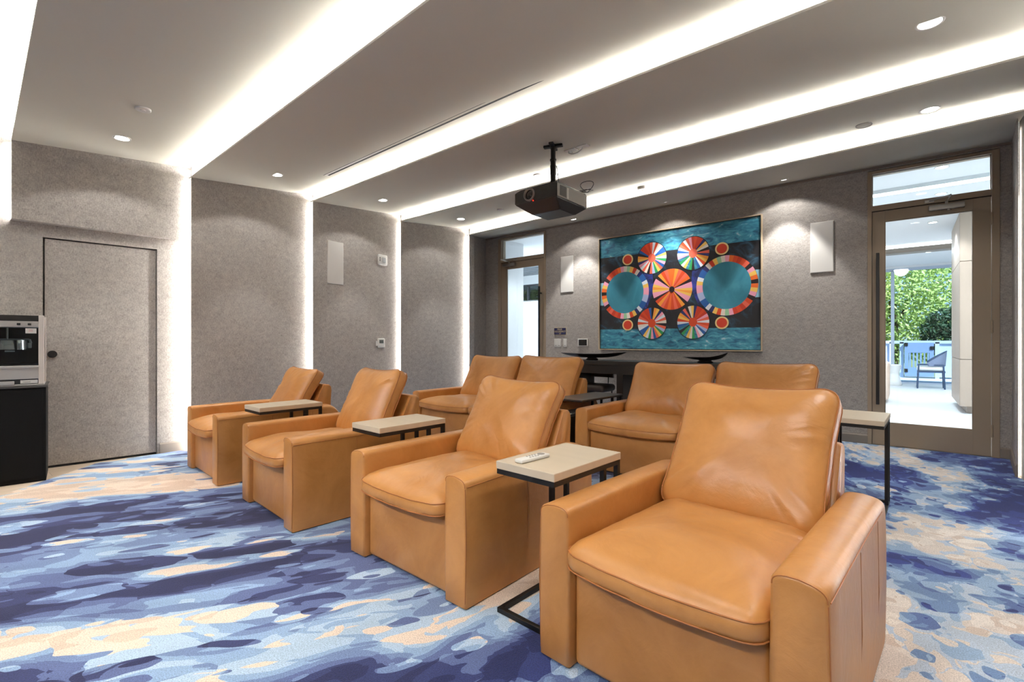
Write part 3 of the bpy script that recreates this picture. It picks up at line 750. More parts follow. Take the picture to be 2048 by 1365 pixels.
for i in range(1): loft(bm, [[(x, .19-.05*abs(x/.22)**2+dy, z) for dy, z in ((0, .66), (.035, .655), (.035, .755), (0, .75))] for x in [-.22+.44*k/12 for k in range(13)]])
obj('backrest', bm, M_stl, t, smooth=50)
for x in (-.13, .13):
    bm = NB(); tube(bm, [(x, .17, .53), (x, .18, .70)], .008); obj('back_post', bm, M_black, t)
for x in (-.2, .2):
    for y in (-.17, .15):
        bm = NB(); tube(bm, [(x, y, .49), (x*1.05, y*1.05, 0)], .010); obj('leg', bm, M_black, t)
bm = NB(); tube(bm, [(-.206, -.174, .18), (.206, -.174, .18), (.206, .154, .18), (-.206, .154, .18)], .007, 8, True); obj('foot_ring', bm, M_black, t)

# ================================================================ painting: abstract wheels and rings
PW, PH, PC = 1.185, .88, Vector((-2.667, 6.955, 1.980))
p = thing('abstract_painting', 'large framed abstract painting of colourful wheels and rings on the back wall', 'painting', PC)
def brushed(name, cols, scale, stretch=(1, 1, 2.6), rough=.5):
    m = mat(name, cols[0], rough); N, L, b = nodes(m)
    tc = N.new('ShaderNodeTexCoord'); mp = N.new('ShaderNodeMapping'); mp.inputs['Scale'].default_value = stretch; L.new(tc.outputs['Object'], mp.inputs['Vector'])
    n = N.new('ShaderNodeTexNoise'); n.inputs['Scale'].default_value = scale; n.inputs['Detail'].default_value = 9; n.inputs['Roughness'].default_value = .62; n.inputs['Distortion'].default_value = .9
    L.new(mp.outputs['Vector'], n.inputs['Vector'])
    cr = N.new('ShaderNodeValToRGB'); L.new(n.outputs['Fac'], cr.inputs['Fac']); e = cr.color_ramp.elements
    k = len(cols)
    e[0].position = .32; e[0].color = lin(cols[0]); e[1].position = .7; e[1].color = lin(cols[-1])
    for i in range(1, k-1): q = e.new(.32+.38*i/(k-1)); q.color = lin(cols[i])
    L.new(cr.outputs['Color'], b.inputs['Base Color'])
    return m
ART = [brushed('paint_teal', [(30,74,102), (44,112,142), (62,140,164), (78,160,182), (196,212,218)], 6.5),
       brushed('paint_night', [(20,20,24), (24,24,30), (26,28,34), (36,58,76), (60,98,118)], 4.5, (1, 1, 1.2)),
       brushed('paint_pool', [(34,104,128), (48,124,146), (56,138,160), (74,156,178)], 1.8, (1, 1, 1)),
       brushed('paint_deep_blue', [(24,26,40), (34,44,96), (50,66,160), (62,80,176)], 6, (1, 1, 1))]
PAL = dict(red=(206,58,30), orange=(240,110,40), dor=(222,76,34), amber=(250,160,60), yel=(250,200,96), pink=(246,168,190), coral=(238,106,80), cream=(238,226,212), white=(232,236,242), lav=(178,190,226), blue=(34,92,164), navy=(36,44,104), teal=(76,150,170), lgreen=(160,206,160), green=(48,160,90), blk=(36,22,26), pale=(150,200,220), halo=(236,206,140))
keys = list(PAL); 
for k in keys: ART.append(mat('paint_'+k, PAL[k], .5))
IX = {k: 4+i for i, k in enumerate(keys)}
bm = NB(); LY = [0]
def layer(): LY[0] += 1; return -.003-.0004*LY[0]
def pq(poly, mi, y):
    f = bm.faces.new([bm.verts.new((a, y, b)) for a, b in poly]); f.material_index = mi
box(bm, -PW, PW, -.003, .025, -PH, PH, mi=1)
y = layer()
pq([(-PW, -PH), (PW, -PH), (PW, -.585), (-PW, -.575)], 0, y); pq([(-PW, .585), (PW, .572), (PW, PH), (-PW, PH)], 0, y)
for s in (-1, 1): pq([(s*PW, -.185), (s*(PW-.07), -.185), (s*(PW-.07), .18), (s*PW, .18)], IX['pale'], y)
for s in (-1, 1): pq([(s*.10+.32*s*0+s*.30, -.30), (s*.44, -.26), (s*.40, .0), (s*.44, .28), (s*.30, .31), (s*.28, 0)], 3, y)
y = layer()
def disc(cx, cz_, rx, rz, mi, y, n=64): pq([(cx+rx*cos(2*pi*i/n), cz_+rz*sin(2*pi*i/n)) for i in range(n)], mi, y)
def wheel(cx, cz_, rx, rz, cols, y, r0=0, a0=90, mirror=1, spans=None):
    """sector colours run clockwise from a0 (degrees)"""
    sp = spans or [1]*len(cols); tot = sum(sp); a = 0
    for c, w in zip(cols, sp):
        b_ = a+360*w/tot
        if c:
            m = max(2, int((b_-a)/4))
            arc = [rad(a0-(a+(b_-a)*i/m)*mirror) for i in range(m+1)]
            o = [(cx+rx*cos(t), cz_+rz*sin(t)) for t in arc]
            i_ = [(cx+rx*r0*cos(t), cz_+rz*r0*sin(t)) for t in arc[::-1]] if r0 else [(cx, cz_)]
            pq(o+i_, IX[c], y)
        a = b_
# centre wheel: orange fans above and below, pink and yellow fans to the sides
half = ['amber','coral','dor','orange','coral']
cw = ['orange','amber','coral','dor','coral','orange', 'blk', 'pink','pink','yel','amber','yel','pink','pink', 'blk', 'amber','dor','coral','dor','orange','dor','coral','amber','dor', 'blk','pink','pink','yel','amber','yel','pink','pink','blk','amber','dor','coral','orange']
wheel(0, 0, .298, .303, cw, y, spans=[1.05]*6+[.9]+[.8]*7+[.9]+[1.05]*9+[.9]+[.8]*7+[.9]+[1.05]*4, a0=92)
ring = ['cream','lgreen','yel','red','cream','navy','blue','blue','white','yel','pink','pink','lav','lav','blue','blue','white','navy','yel','dor','cream','lgreen','pink', 'red','dor','red','coral','dor','blk','pink','yel','orange','blk','orange','yel','pink','blk','coral','dor','red','dor','orange','pink']
for s in (-1, 1):
    disc(s*.757, 0, .405, .417, 1, y)
    y2 = layer(); wheel(s*.757, 0, .402, .414, ring, y2, r0=.785, a0=92, mirror=-s)
    disc(s*.757, 0, .316, .326, 2, y2-.0002)
import itertools
W1 = ['coral','white','dor','cream','white','blue','blue','yel','white','green','pink','blue','coral','yel','green','lav','coral','blk','cream','coral','white','pink','navy','yel','amber','blk','blue','red','red','dor','red']
W2 = ['red','dor','red','red','navy','yel','cream','blk','coral','navy','amber','yel','dor','white','blue','teal','blk','green','teal','yel','cream','green','teal','pink','white','blue','lav','coral','dor','white','coral','pink']
for (sx_, sz_, cols, a0) in ((-1, 1, W1, 98), (1, 1, W2, 96), (-1, -1, W1[::-1], 150), (1, -1, W2[::-1], 30)):
    yy = layer()
    disc(sx_*.308, sz_*.494, .236, .246, 1, yy)
    yy = layer()
    wheel(sx_*.308, sz_*.494, .226, .237, cols, yy, a0=a0)
    disc(sx_*.308, sz_*.494, .06, .064, IX['coral'] if sz_ > 0 else IX['dor'], yy-.0003)
yy = layer(); disc(0, 0, .040, .042, IX['blk'], yy)
for sx_ in (-1, 1):
    for sz_ in (-1, 1):
        disc(sx_*.702, sz_*.512, .090, .087, IX['halo'], yy); disc(sx_*.702, sz_*.512, .069, .067, IX['red'], yy-.0003)
obj('canvas', bm, ART, p, fix=False)
M_frm = mat('pale_gold_frame', (206,184,152), .45)
bm = NB()
for q in ((-PW-.022, -PW-.010, -PH-.022, PH+.022), (PW+.010, PW+.022, -PH-.022, PH+.022), (-PW-.010, PW+.010, -PH-.022, -PH-.010), (-PW-.010, PW+.010, PH+.010, PH+.022)):
    box(bm, q[0], q[1], -.03, .03, q[2], q[3])
obj('frame', bm, M_frm, p)
bm = NB(); box(bm, -PW-.010, PW+.010, .005, .03, -PH-.010, PH+.010); obj('backing_board', bm, M_dark, p)

# ================================================================ things fixed to the walls
def wall_speaker(name, label, pos, rz, w, h):
    t = thing(name, label, 'wall speaker', pos, rz, 'flush white wall speakers')
    bm = NB(); box(bm, -w/2, w/2, -.010, .0, -h/2, h/2, bev=.003); obj('bezel', bm, M_white, t)
    bm = NB(); box(bm, -w/2+.006, w/2-.006, -.014, -.009, -h/2+.006, h/2-.006, bev=.002); obj('grille', bm, M_offw, t)
wall_speaker('wall_speaker', 'white rectangular wall speaker on the left wall', (-6.094, 3.56, 2.295), rad(97), .262, .59)
wall_speaker('wall_speaker', 'narrow white wall speaker beside the smaller glass door', (-4.519, YB-.001, 2.371), 0, .256, .625)
wall_speaker('wall_speaker', 'white wall speaker between the painting and the large glass door', (-.8015, YB-.001, 2.371), 0, .245, .625)
A2 = rad(90)+atan2(-(FAR[2][0]-E[2][0]), FAR[2][1]-E[2][1])
def on_p2(y, off=0): f = (y-E[2][1])/(FAR[2][1]-E[2][1]); return E[2][0]+(FAR[2][0]-E[2][0])*f+off
t = thing('fire_strobe', 'white fire alarm strobe high on the left wall', 'fire alarm', (on_p2(4.395), 4.395, 2.456), A2)
bm = NB(); box(bm, -.092, .092, -.045, 0, -.082, .082, bev=.022, seg=3); obj('housing', bm, M_white, t, smooth=50)
bm = NB(); box(bm, -.032, .032, -.066, -.044, -.045, .035, bev=.008); obj('strobe_lens', bm, mat('clear_lens', (196,200,200), .15), t)
bm = NB()
for i in range(3): box(bm, -.078, -.062, -.0465, -.044, -.025+.022*i, -.012+.022*i)
obj('sounder_slots', bm, M_dark, t)
t = thing('thermostat', 'small white thermostat low on the left wall, under the strobe', 'thermostat', (on_p2(4.365), 4.365, 1.187), A2)
bm = NB(); box(bm, -.055, .075, -.028, 0, -.07, .07, bev=.008); obj('body', bm, M_white, t)
bm = NB(); box(bm, -.035, .045, -.0295, -.027, -.005, .045); obj('display', bm, mat('lcd', (96,104,104), .2), t)
bm = NB(); box(bm, -.082, -.055, -.02, 0, -.045, .03, bev=.004); obj('clip', bm, M_white, t)
t = thing('occupancy_sign', 'navy sign with gold lettering above the light switches', 'sign', (-4.658, YB-.001, 1.389))
M_nav = mat('navy_plate', (40,42,82), .4); M_gold = mat('gold_letter', (222,206,160), .4, metal=.2)
bm = NB(); box(bm, -.125, .125, -.008, 0, -.065, .065, bev=.003); obj('rim', bm, M_gold, t)
bm = NB(); box(bm, -.12, .12, -.012, -.006, -.058, .060, bev=.002); obj('plate', bm, M_nav, t)
dg = None
for txt, z, sz in (('MAX.', .018, .046), ('OCCUPANCY', -.018, .043), ('17', -.054, .046)):
    cu = bpy.data.curves.new('lettering', 'FONT'); cu.body = txt; cu.size = sz; cu.align_x = 'CENTER'; cu.extrude = .0008
    cu.space_character = 1.0
    tmp = bpy.data.objects.new('tmp', cu); COL.objects.link(tmp); bpy.context.view_layer.update()
    me = bpy.data.meshes.new_from_object(tmp.evaluated_get(bpy.context.evaluated_depsgraph_get())); bpy.data.objects.remove(tmp)
    o = bpy.data.objects.new('lettering', me); COL.objects.link(o); me.materials.clear(); me.materials.append(M_gold)
    o.parent = t; o.location = (0, -.013, z); o.rotation_euler = (pi/2, 0, 0)
    if txt == 'OCCUPANCY': o.scale = (.86, 1, 1)
def switch(x, n, label):
    w = .07+.066*(n-1)
    t = thing('light_switch', label, 'light switch', (x, YB-.001, 1.19), 0)
    bm = NB(); box(bm, -w/2, w/2, -.007, 0, -.07, .07, bev=.003); obj('cover_plate', bm, M_white, t)
    for i in range(n):
        c = -.066*(n-1)/2+.066*i
        bm = NB(); box(bm, c-.018, c+.018, -.011, -.006, -.038, .038, bev=.002); obj('rocker', bm, M_white, t)
        bm = NB(); box(bm, c-.018, c+.018, -.009, -.006, -.052, -.044); obj('dimmer_slot', bm, M_btn, t)
switch(-4.715, 2, 'white double light switch under the occupancy sign')
switch(-4.559, 1, 'white single light switch right of the double one')
t = thing('mounted_touch_panel', 'white touch panel with black screen above the bowl', 'control panel', (-4.195, YB-.001, 1.194))
bm = NB(); box(bm, -.1, .1, -.02, 0, -.065, .065, bev=.006); obj('bezel', bm, M_white, t)
bm = NB(); box(bm, -.078, .078, -.0215, -.018, -.049, .049); obj('screen', bm, M_blk2, t)

# ================================================================ things on the ceiling
DL = [(-5.548,1.116,'closest to the closet soffit'), (-5.431,2.461,'second along the left wall'), (-5.503,3.915,'third along the left wall'), (-5.551,5.45,'last along the left wall'),
      (-4.183,6.628,'in front of the smaller glass door'), (-2.666,6.648,'above the painting'), (-1.173,6.679,'between the painting and the large glass door'),
      (.159,5.517,'in front of the large glass door'), (.111,3.853,'largest in view, near the right end')]
LAMPS = []
for x, y, where in DL:
    z = cz(x, y)
    t = thing('downlight', 'round white recessed downlight, '+where, 'ceiling light', (x, y, z), 0, 'recessed downlights')
    bm = NB(); lathe(bm, [(.072, .004), (.072, -.003), (.066, -.006), (.058, -.004), (.056, .004)], seg=40); obj('trim_ring', bm, M_white, t, smooth=40)
    bm = NB(); cyl(bm, (0, 0, -.0035), (0, 0, .001), .057, seg=40); obj('lens', bm, M_lamp, t)
    LAMPS.append((x, y, z))
def disc_thing(name, label, cat, x, y, r, h, m, ring=False):
    t = thing(name, label, cat, (x, y, cz(x, y)), 0)
    bm = NB(); lathe(bm, [(r, .004), (r, -h*.6), (r*.9, -h), (r*.3, -h*1.05)] , seg=36); obj('cover', bm, m, t, smooth=40)
    if ring:
        bm = NB(); tube(bm, [(r*1.08*cos(a), r*1.08*sin(a), -.002) for a in [2*pi*i/36 for i in range(36)]], .004, 6, True); obj('rim', bm, M_btn, t)
    else:
        bm = NB(); lathe(bm, [(r*.35, -h*1.0), (r*.33, -h*1.25), (r*.1, -h*1.3)], seg=24); obj('sensor', bm, m, t, smooth=40)
disc_thing('sprinkler_cover', 'flat white sprinkler cover on the ceiling above the closet', 'sprinkler', -4.725, 1.087, .055, .012, M_white)
disc_thing('sprinkler_cover', 'flush ringed sprinkler cover near the large glass door', 'sprinkler', -.303, 5.513, .058, .004, M_ceil, True)
disc_thing('smoke_detector', 'white smoke detector between the projector and the painting', 'smoke detector', -2.70, 6.02, .075, .045, M_white)
disc_thing('sprinkler_cover', 'small white sprinkler cover left of the projector', 'sprinkler', -4.701, 5.442, .05, .014, M_white)
disc_thing('ceiling_sensor', 'pale round sensor partly hidden behind the projector', 'sensor', -3.427, 4.66, .06, .02, M_white)
# linear air slot
t = thing('slot_diffuser', 'long thin black and white air slot in the ceiling beside a light cove', 'air vent', (0, 0, 0))
A_, B_ = Vector((-5.17, 2.905)), Vector((-.35, 2.80))
def slot(o0, o1, dz, m, nm, sh=0):
    d = (B_-A_).normalized(); n = Vector((-d.y, d.x)); bm = NB(); secs = []
    for q in (A_+d*sh, B_):
        a, b_ = q+n*o0, q+n*o1
        za, zb = cz(a.x, a.y), cz(b_.x, b_.y)
        secs.append([(a.x, a.y, za-dz), (b_.x, b_.y, zb-dz), (b_.x, b_.y, zb+.004), (a.x, a.y, za+.004)])
    loft(bm, secs); obj(nm, bm, m, t)
slot(-.032, .032, .0015, M_offw, 'flange'); slot(-.031, -.024, .0025, M_dark, 'slot'); slot(.006, .031, .0025, M_dark, 'slot', .02)
# projector
M_pj = mat('projector_shell', (34,31,29), .42); M_pjs = mat('projector_side', (158,154,148), .4)
t = thing('projector', 'black video projector hanging from the ceiling on a pole', 'projector', (-2.70, 3.86, 0))
bm = NB()
X0, X1, Y0, Y1 = -.245, .245, -.24, .30
loft(bm, [[(X0+.10, Y0+.15, 2.452), (X1-.06, Y0+.15, 2.452), (X1-.06, Y1-.12, 2.452), (X0+.10, Y1-.12, 2.452)],
          [(X0, Y0, 2.535), (X1, Y0, 2.530), (X1, Y1, 2.530), (X0, Y1, 2.535)],
          [(X0, Y0, 2.645), (X1, Y0, 2.660), (X1, Y1, 2.660), (X0, Y1, 2.645)],
          [(X0+.06, Y0+.02, 2.672), (X1-.01, Y0+.02, 2.68), (X1-.01, Y1-.03, 2.68), (X0+.06, Y1-.03, 2.672)]])
bmesh.ops.bevel(bm, geom=bm.edges[:], offset=.006, segments=2, affect='EDGES', clamp_overlap=True)
body = obj('shell', bm, M_pj, t)
bm = NB(); prism(bm, [(Y0+.012, 2.536), (Y1-.012, 2.536), (Y1-.012, 2.655), (Y0+.012, 2.655)], X1-.002, X1+.004, 'x'); side = obj('side_panel', bm, M_pjs, t)
bm = NB(); box(bm, X1+.003, X1+.006, -.19, -.085, 2.552, 2.645); obj('air_grille', bm, mat('vent_grey', (84,82,80), .7), side)
bm = NB(); box(bm, X1+.003, X1+.006, -.07, -.045, 2.545, 2.645); obj('port_strip', bm, M_white, side)
bm = NB(); c = (-.06, 2.60)
def ringy(bm, cx, cz_, rs, cap=True):
    loft(bm, [[(cx+r*cos(2*pi*k/40), y, cz_+r*sin(2*pi*k/40)) for k in range(40)] for r, y in rs], cap=cap)
ringy(bm, c[0], c[1], [(.062, Y0+.004), (.062, Y0-.016), (.058, Y0-.02), (.05, Y0-.02), (.045, Y0-.004)], cap=False); ring_ = obj('lens_ring', bm, mat('lens_grey', (140,132,124), .35), t, smooth=40)
bm = NB(); ringy(bm, c[0], c[1], [(.046, Y0-.004), (.036, Y0-.006), (.02, Y0-.012), (.003, Y0-.014)]); obj('lens', bm, mat('lens_glass', (26,20,18), .08), t, smooth=60)
bm = NB(); cyl(bm, (-.02, Y0-.003, 2.538), (-.02, Y0+.004, 2.538), .005, seg=12); obj('status_light', bm, mat('red_led', (255,40,20), emit=3), t)
zc = cz(-2.70, 3.86)
bm = NB(); cyl(bm, (.03, .02, 2.675), (.03, .02, 2.84), .030, .026, seg=24); cyl(bm, (.03, .02, 2.84), (.03, .02, 2.93), .030, seg=24); cyl(bm, (.03, .02, 2.93), (.03, .02, 2.975), .026, seg=24); cyl(bm, (.03, .02, 2.975), (.03, .02, 2.99), .032, seg=24); cyl(bm, (.03, .02, 2.99), (.03, .02, zc-.02), .024, seg=24)
obj('pole', bm, M_black, t, smooth=40)
bm = NB()
for a in (20, 110): 
    M = Matrix.Translation((.03, .02, zc-.016)) @ Matrix.Rotation(rad(a), 4, 'Z'); box(bm, -.095, .095, -.022, .022, -.012, .012, bev=.004, M=M)
cyl(bm, (.03, .02, zc-.035), (.03, .02, zc-.005), .034, seg=24)
obj('ceiling_bracket', bm, M_black, t)
bm = NB(); box(bm, -.10, .14, -.07, .13, 2.668, 2.69, bev=.006); obj('mount_plate', bm, M_pj, t)
bm = NB()
tube(bm, [(.05, .05, 2.93), (.065, .06, 2.80), (.07, .07, 2.70), (.14, .1, 2.69), (.22, .2, 2.685), (.24, .27, 2.69)], .004)
lp = [(.25+.055*cos(a)+.02*sin(2*a), .29+.02*cos(a), 2.745+.055*sin(a)) for a in [2*pi*i/20 for i in range(20)]]
tube(bm, lp, .003, 6, True)
tube(bm, [(.16, .20, 2.69), (.24, .29, 2.72), (.30, .33, 2.71), (.25, .30, 2.69), (.18, .26, 2.70), (.27, .33, 2.73)], .003, 6)
obj('cable', bm, M_black, t)
t = thing('ceiling_outlet', 'white ceiling outlets with a looped cable above the projector', 'outlet', (0, 0, 0))
for x, y in ((-2.65, 4.171), (-2.50, 4.156)):
    z = cz(x, y); bm = NB(); box(bm, x-.06, x+.06, y-.038, y+.038, z-.010, z+.004, bev=.003); obj('cover_plate', bm, M_white, t)
bm = NB(); z = cz(-2.58, 4.16)
tube(bm, [(-2.67, 4.16, z-.008), (-2.66, 4.15, z-.035), (-2.61, 4.14, z-.06), (-2.55, 4.14, z-.06), (-2.51, 4.15, z-.035), (-2.505, 4.155, z-.008)], .006, 8)
tube(bm, [(-2.64, 4.17, z-.008), (-2.62, 4.16, z-.045), (-2.60, 4.15, z-.055)], .004, 8)
obj('cable', bm, M_white, t)

# ================================================================ popcorn machine on its black stand
t = thing('pedestal_cabinet', 'black pedestal cabinet carrying the popcorn machine', 'cabinet', (-5.76, .643, 0))
rzp = rad(-8)
t.rotation_euler = (0, 0, rzp)
bm = NB(); M_bk3 = mat('matt_black_laminate', (11,11,12), .7, spec=.15); box(bm, -.46, 0, -.72, 0, .0, .81, bev=.004); obj('body', bm, M_bk3, t)
bm = NB(); box(bm, -.475, .01, -.735, .012, .81, .83, bev=.003); obj('top_panel', bm, M_gry, t)
bm = NB(); box(bm, .0, .004, -.70, -.02, .04, .79, bev=.001); obj('door', bm, M_bk3, t)
M_alu = mat('aluminium', (206,203,198), .35, metal=.55, var=.04, vscale=12)
M_alw = mat('pale_enamel', (214,206,198), .4)
p = thing('popcorn_machine', 'silver and black popcorn machine with a steel kettle behind glass', 'popcorn machine', (-5.772, .632, .83), rzp)
Wd, Dp = .56, .40     # y from -Wd to 0, x from -Dp to 0
for y0, y1 in ((-.036, 0), (-Wd, -Wd+.036)):
    for x0, x1 in ((-.03, 0), (-Dp, -Dp+.03)):
        bm = NB(); box(bm, x0, x1, y0, y1, 0, .60, bev=.003); obj('corner_post', bm, M_alw, p)
bm = NB(); box(bm, -Dp+.01, -.006, -Wd+.03, -.034, .548, .598); obj('top_band', bm, M_blk2, p)
bm = NB(); box(bm, -Dp+.01, -.004, -Wd+.03, -.034, .498, .548, bev=.002); f = obj('control_panel', bm, M_alu, p)
for y in (-.09, -.155, -.30):
    bm = NB(); box(bm, -.005, .006, y-.011, y+.011, .514, .532, bev=.003); obj('switch', bm, M_blk2, f)
bm = NB(); box(bm, -Dp+.01, -Dp+.02, -Wd+.03, -.034, .17, .50); box(bm, -Dp+.03, -.02, -Wd+.034, -.03, .17, .175); obj('back_panel', bm, mat('dark_steel', (52,42,38), .4, metal=.4), p)
bm = NB(); box(bm, -.012, -.008, -Wd+.036, -.036, .175, .498); g = obj('glass_door', bm, M_glass, p)
bm = NB(); box(bm, -Dp+.03, -.03, -.012, -.008, .175, .498); obj('side_glass', bm, M_glass, p)
bm = NB(); box(bm, -Dp+.01, -.002, -Wd+.03, -.034, .055, .170, bev=.004); box(bm, -.004, .010, -Wd+.03, -.034, .150, .168, bev=.003); obj('lower_panel', bm, M_alu, p)
bm = NB(); box(bm, -Dp+.01, -.010, -Wd+.02, -.03, .012, .055); obj('base_band', bm, M_blk2, p)
bm = NB(); box(bm, -.012, .004, -Wd+.04, -.18, .010, .040, bev=.003); obj('crumb_drawer', bm, M_alu, p)
bm = NB(); box(bm, -.011, -.006, -.145, -.04, .018, .046); l = obj('maker_plate', bm, M_white, p)
bm = NB(); box(bm, -.0065, -.005, -.13, -.085, .028, .033); obj('printed_line', bm, M_btn, l)
bm = NB(); box(bm, -Dp, .0, -Wd, 0, -.0, .012, bev=.002); obj('base_tray', bm, M_alu, p)
bm = NB(); box(bm, -.0075, -.0055, -.115, -.048, .445, .488); l = obj('notice_card', bm, M_white, p)
bm = NB(); box(bm, -.0056, -.005, -.095, -.07, .470, .474); box(bm, -.0056, -.005, -.098, -.067, .460, .463); obj('printed_line', bm, mat('pink_print', (220,150,150), .6), l)
bm = NB(); lathe(bm, [(.118, .30), (.125, .306), (.125, .385), (.122, .39), (.112, .388), (.108, .31)], c=(-.20, -.235), seg=48); k = obj('kettle', bm, mat('polished_steel', (200,196,190), .14, metal=1), p, smooth=40)
bm = NB(); tube(bm, [(-.20, -.36, .395), (-.20, -.10, .395)], .006); tube(bm, [(-.20, -.235, .395), (-.20, -.235, .498)], .007); tube(bm, [(-.20, -.42, .395), (-.20, -.42, .498)], .008); tube(bm, [(-.20, -.34, .45), (-.20, -.30, .40)], .006); tube(bm, [(-.2, -.10, .395), (-.2, -.09, .36)], .009); obj('hanger_rod', bm, M_chrome, k)
bm = NB(); box(bm, -.215, -.185, -.112, -.085, .315, .365, bev=.008); box(bm, -.21, -.19, -.25, -.19, .285, .30); obj('latch', bm, M_chrome, k)

# ================================================================ the lounge beyond the glass doors
M_lw = mat('lounge_white', (226,228,230), .8)
M_lf = mat('bleached_floor', (214,216,220), .38, var=.09, vscale=2.2, vstretch=(1, 7, 1))
M_oak = mat('bleached_oak', (172,153,137), .5, var=.06, vscale=3, vstretch=(10, 10, 1))
YL = 18.0
bm = NB(); quad(bm, (-13,7.14,0), (5,7.14,0), (5,YL+.2,0), (-13,YL+.2,0)); struct('floor', bm, M_lf, fix=False)
bm = NB(); box(bm, -13, 5, 7.14, YL+.2, 3.42, 3.55); struct('ceiling', bm, M_lw)
bm = NB(); box(bm, -13.1, -13, 7.14, YL, 0, 3.42); struct('wall_left', bm, M_lw)
bm = NB(); box(bm, 5, 5.1, 7.14, YL, 0, 3.42); struct('wall_right', bm, M_lw)
bm = NB(); box(bm, -6.8, -6.7, 7.14, 8.55, 0, 3.42); box(bm, -8.6, -6.86, 8.55, 8.7, 0, 3.42); struct('partition_wall', bm, M_lw)
# window wall straight ahead of the large door, and one behind the smaller door
bm = NB(); box(bm, -2.6, -.55, YL, YL+.18, 0, 3.42); box(bm, 1.25, 5.1, YL, YL+.18, 0, 3.42); box(bm, -.55, 1.25, YL, YL+.18, 3.36, 3.42); struct('wall_back', bm, M_lw)
bm = NB(); box(bm, -13.1, -10.4, 12.4, 12.55, 0, 3.42); box(bm, -8.2, -2.5, 12.4, 12.55, 0, 3.42); box(bm, -10.4, -8.2, 12.4, 12.55, 3.08, 3.42); struct('wall_back', bm, M_lw)
bm = NB(); box(bm, -2.6, -2.5, 9.6, YL, 0, 3.42); struct('partition_wall', bm, M_lw)
M_wf = mat('pale_blue_frame', (178,190,208), .5)
w = sempty('window_1', (.35, YL, 0))
bm = NB()
for x0, x1, z0, z1 in ((-.90, -.84, 0, 3.36), (-.70, -.62, .04, 3.3), (.64, .72, .04, 3.3), (.84, .90, 0, 3.36), (-.9, .9, 0, .04), (-.9, .9, 3.28, 3.36)): box(bm, x0, x1, .02, .10, z0, z1)
obj('window_frame', bm, M_wf, w)
bm = NB(); box(bm, -.62, .64, .05, .058, .04, 3.28); obj('window_glass', bm, M_glass2, w)
w = sempty('window_2', (-9.3, 12.4, 0))
bm = NB()
for x in (-1.1, -.25, .32, .48, 1.05): box(bm, x-.03, x+.03, .02, .10, 0, 3.06)
for z in (.0, 3.02): box(bm, -1.1, 1.1, .02, .1, z, z+.06)
obj('window_frame', bm, mat('dark_mullion', (58,62,68), .5), w)
bm = NB(); box(bm, -1.07, 1.02, .05, .058, .06, 3.02); obj('window_glass', bm, M_glass2, w)
M_cur = mat('sheer_curtain', (214,226,236), .9)
t = thing('sheer_curtain', 'pale blue sheer curtain behind the smaller glass door', 'curtain', (-9.35, 12.2, .01))
bm = NB(); loft(bm, [[(-.55+1.15*i/80, .035*sin(i*.9)+s, z) for i in range(81)] for s, z in ((0, .01), (0, 1.3), (0, 2.5))], cap=False, closed=False)
loft(bm, [[(-.55+1.15*i/80, .035*sin(i*.9)+.004, z) for i in range(81)] for z in (.01, 1.3, 2.5)], cap=False, closed=False)
obj('drape', bm, M_cur, t, smooth=80)
bm = NB(); tube(bm, [(-.6, 0, 2.52), (.65, 0, 2.52)], .014); cyl(bm, (-.6, 0, 2.52), (-.6, .2, 2.52), .01); cyl(bm, (.65, 0, 2.52), (.65, .2, 2.52), .01); obj('rod', bm, M_chrome, t)
t = thing('ceiling_louver', 'grey slatted ceiling panel seen through the transom of the smaller door', 'louver', (-9.0, 10.9, 3.3))
M_lv = mat('grey_slat', (120,126,132), .6)
for i in range(9):
    bm = NB(); box(bm, -1.2, 1.2, -1.1+.25*i, -.98+.25*i, -.02, .06); obj('slat', bm, M_lv, t)
bm = NB(); box(bm, -1.25, -1.2, -1.15, 1.15, -.03, .12); box(bm, 1.2, 1.25, -1.15, 1.15, -.03, .12); obj('frame', bm, M_lv, t)
# ceiling beam with light on both sides
M_led3 = mat('lounge_led', (255,252,246), emit=14)
t = thing('ceiling_beam', 'taupe ceiling beam with light lines, seen through the large glass door', 'beam', (1, 14.3, 3.42))
bm = NB(); box(bm, -3.4, 4, -.16, .16, -.17, -.06); box(bm, -3.4, 4, -.08, .08, -.06, .0); obj('beam_body', bm, M_base, t)
for y in (-.13, .13): bm = NB(); box(bm, -3.4, 4, y-.02, y+.02, -.062, -.04); obj('light_line', bm, M_led3, t)
t = thing('ceiling_beam', 'white light trough across the lounge ceiling just beyond the large glass door', 'beam', (1, 8.9, 3.42))
bm = NB(); box(bm, -3.4, 4, -.1, .1, -.05, 0); obj('beam_body', bm, M_lw, t)
bm = NB(); box(bm, -3.4, 4, -.07, .07, -.056, -.05); obj('light_line', bm, M_led3, t)
LD = [(.35, 8.15), (.40, 9.6), (.42, 10.5), (.38, 11.8), (.42, 15.6), (-5.7, 8.05)]
for i, (x, y) in enumerate(LD):
    lab = ['small downlight showing in the transom of the large door', 'first lounge downlight seen through the large door', 'second lounge downlight seen through the large door', 'third lounge downlight before the taupe beam', 'lounge downlight beyond the taupe beam', 'downlight showing in the transom of the smaller door'][i]
    t = thing('lounge_downlight', lab, 'ceiling light', (x, y, 3.42), 0, 'lounge downlights')
    bm = NB(); lathe(bm, [(.075, .0), (.075, -.006), (.06, -.006), (.058, 0)], seg=28); obj('trim_ring', bm, M_white, t)
    bm = NB(); cyl(bm, (0, 0, -.005), (0, 0, -.001), .058, seg=28); obj('lens', bm, M_led3, t)
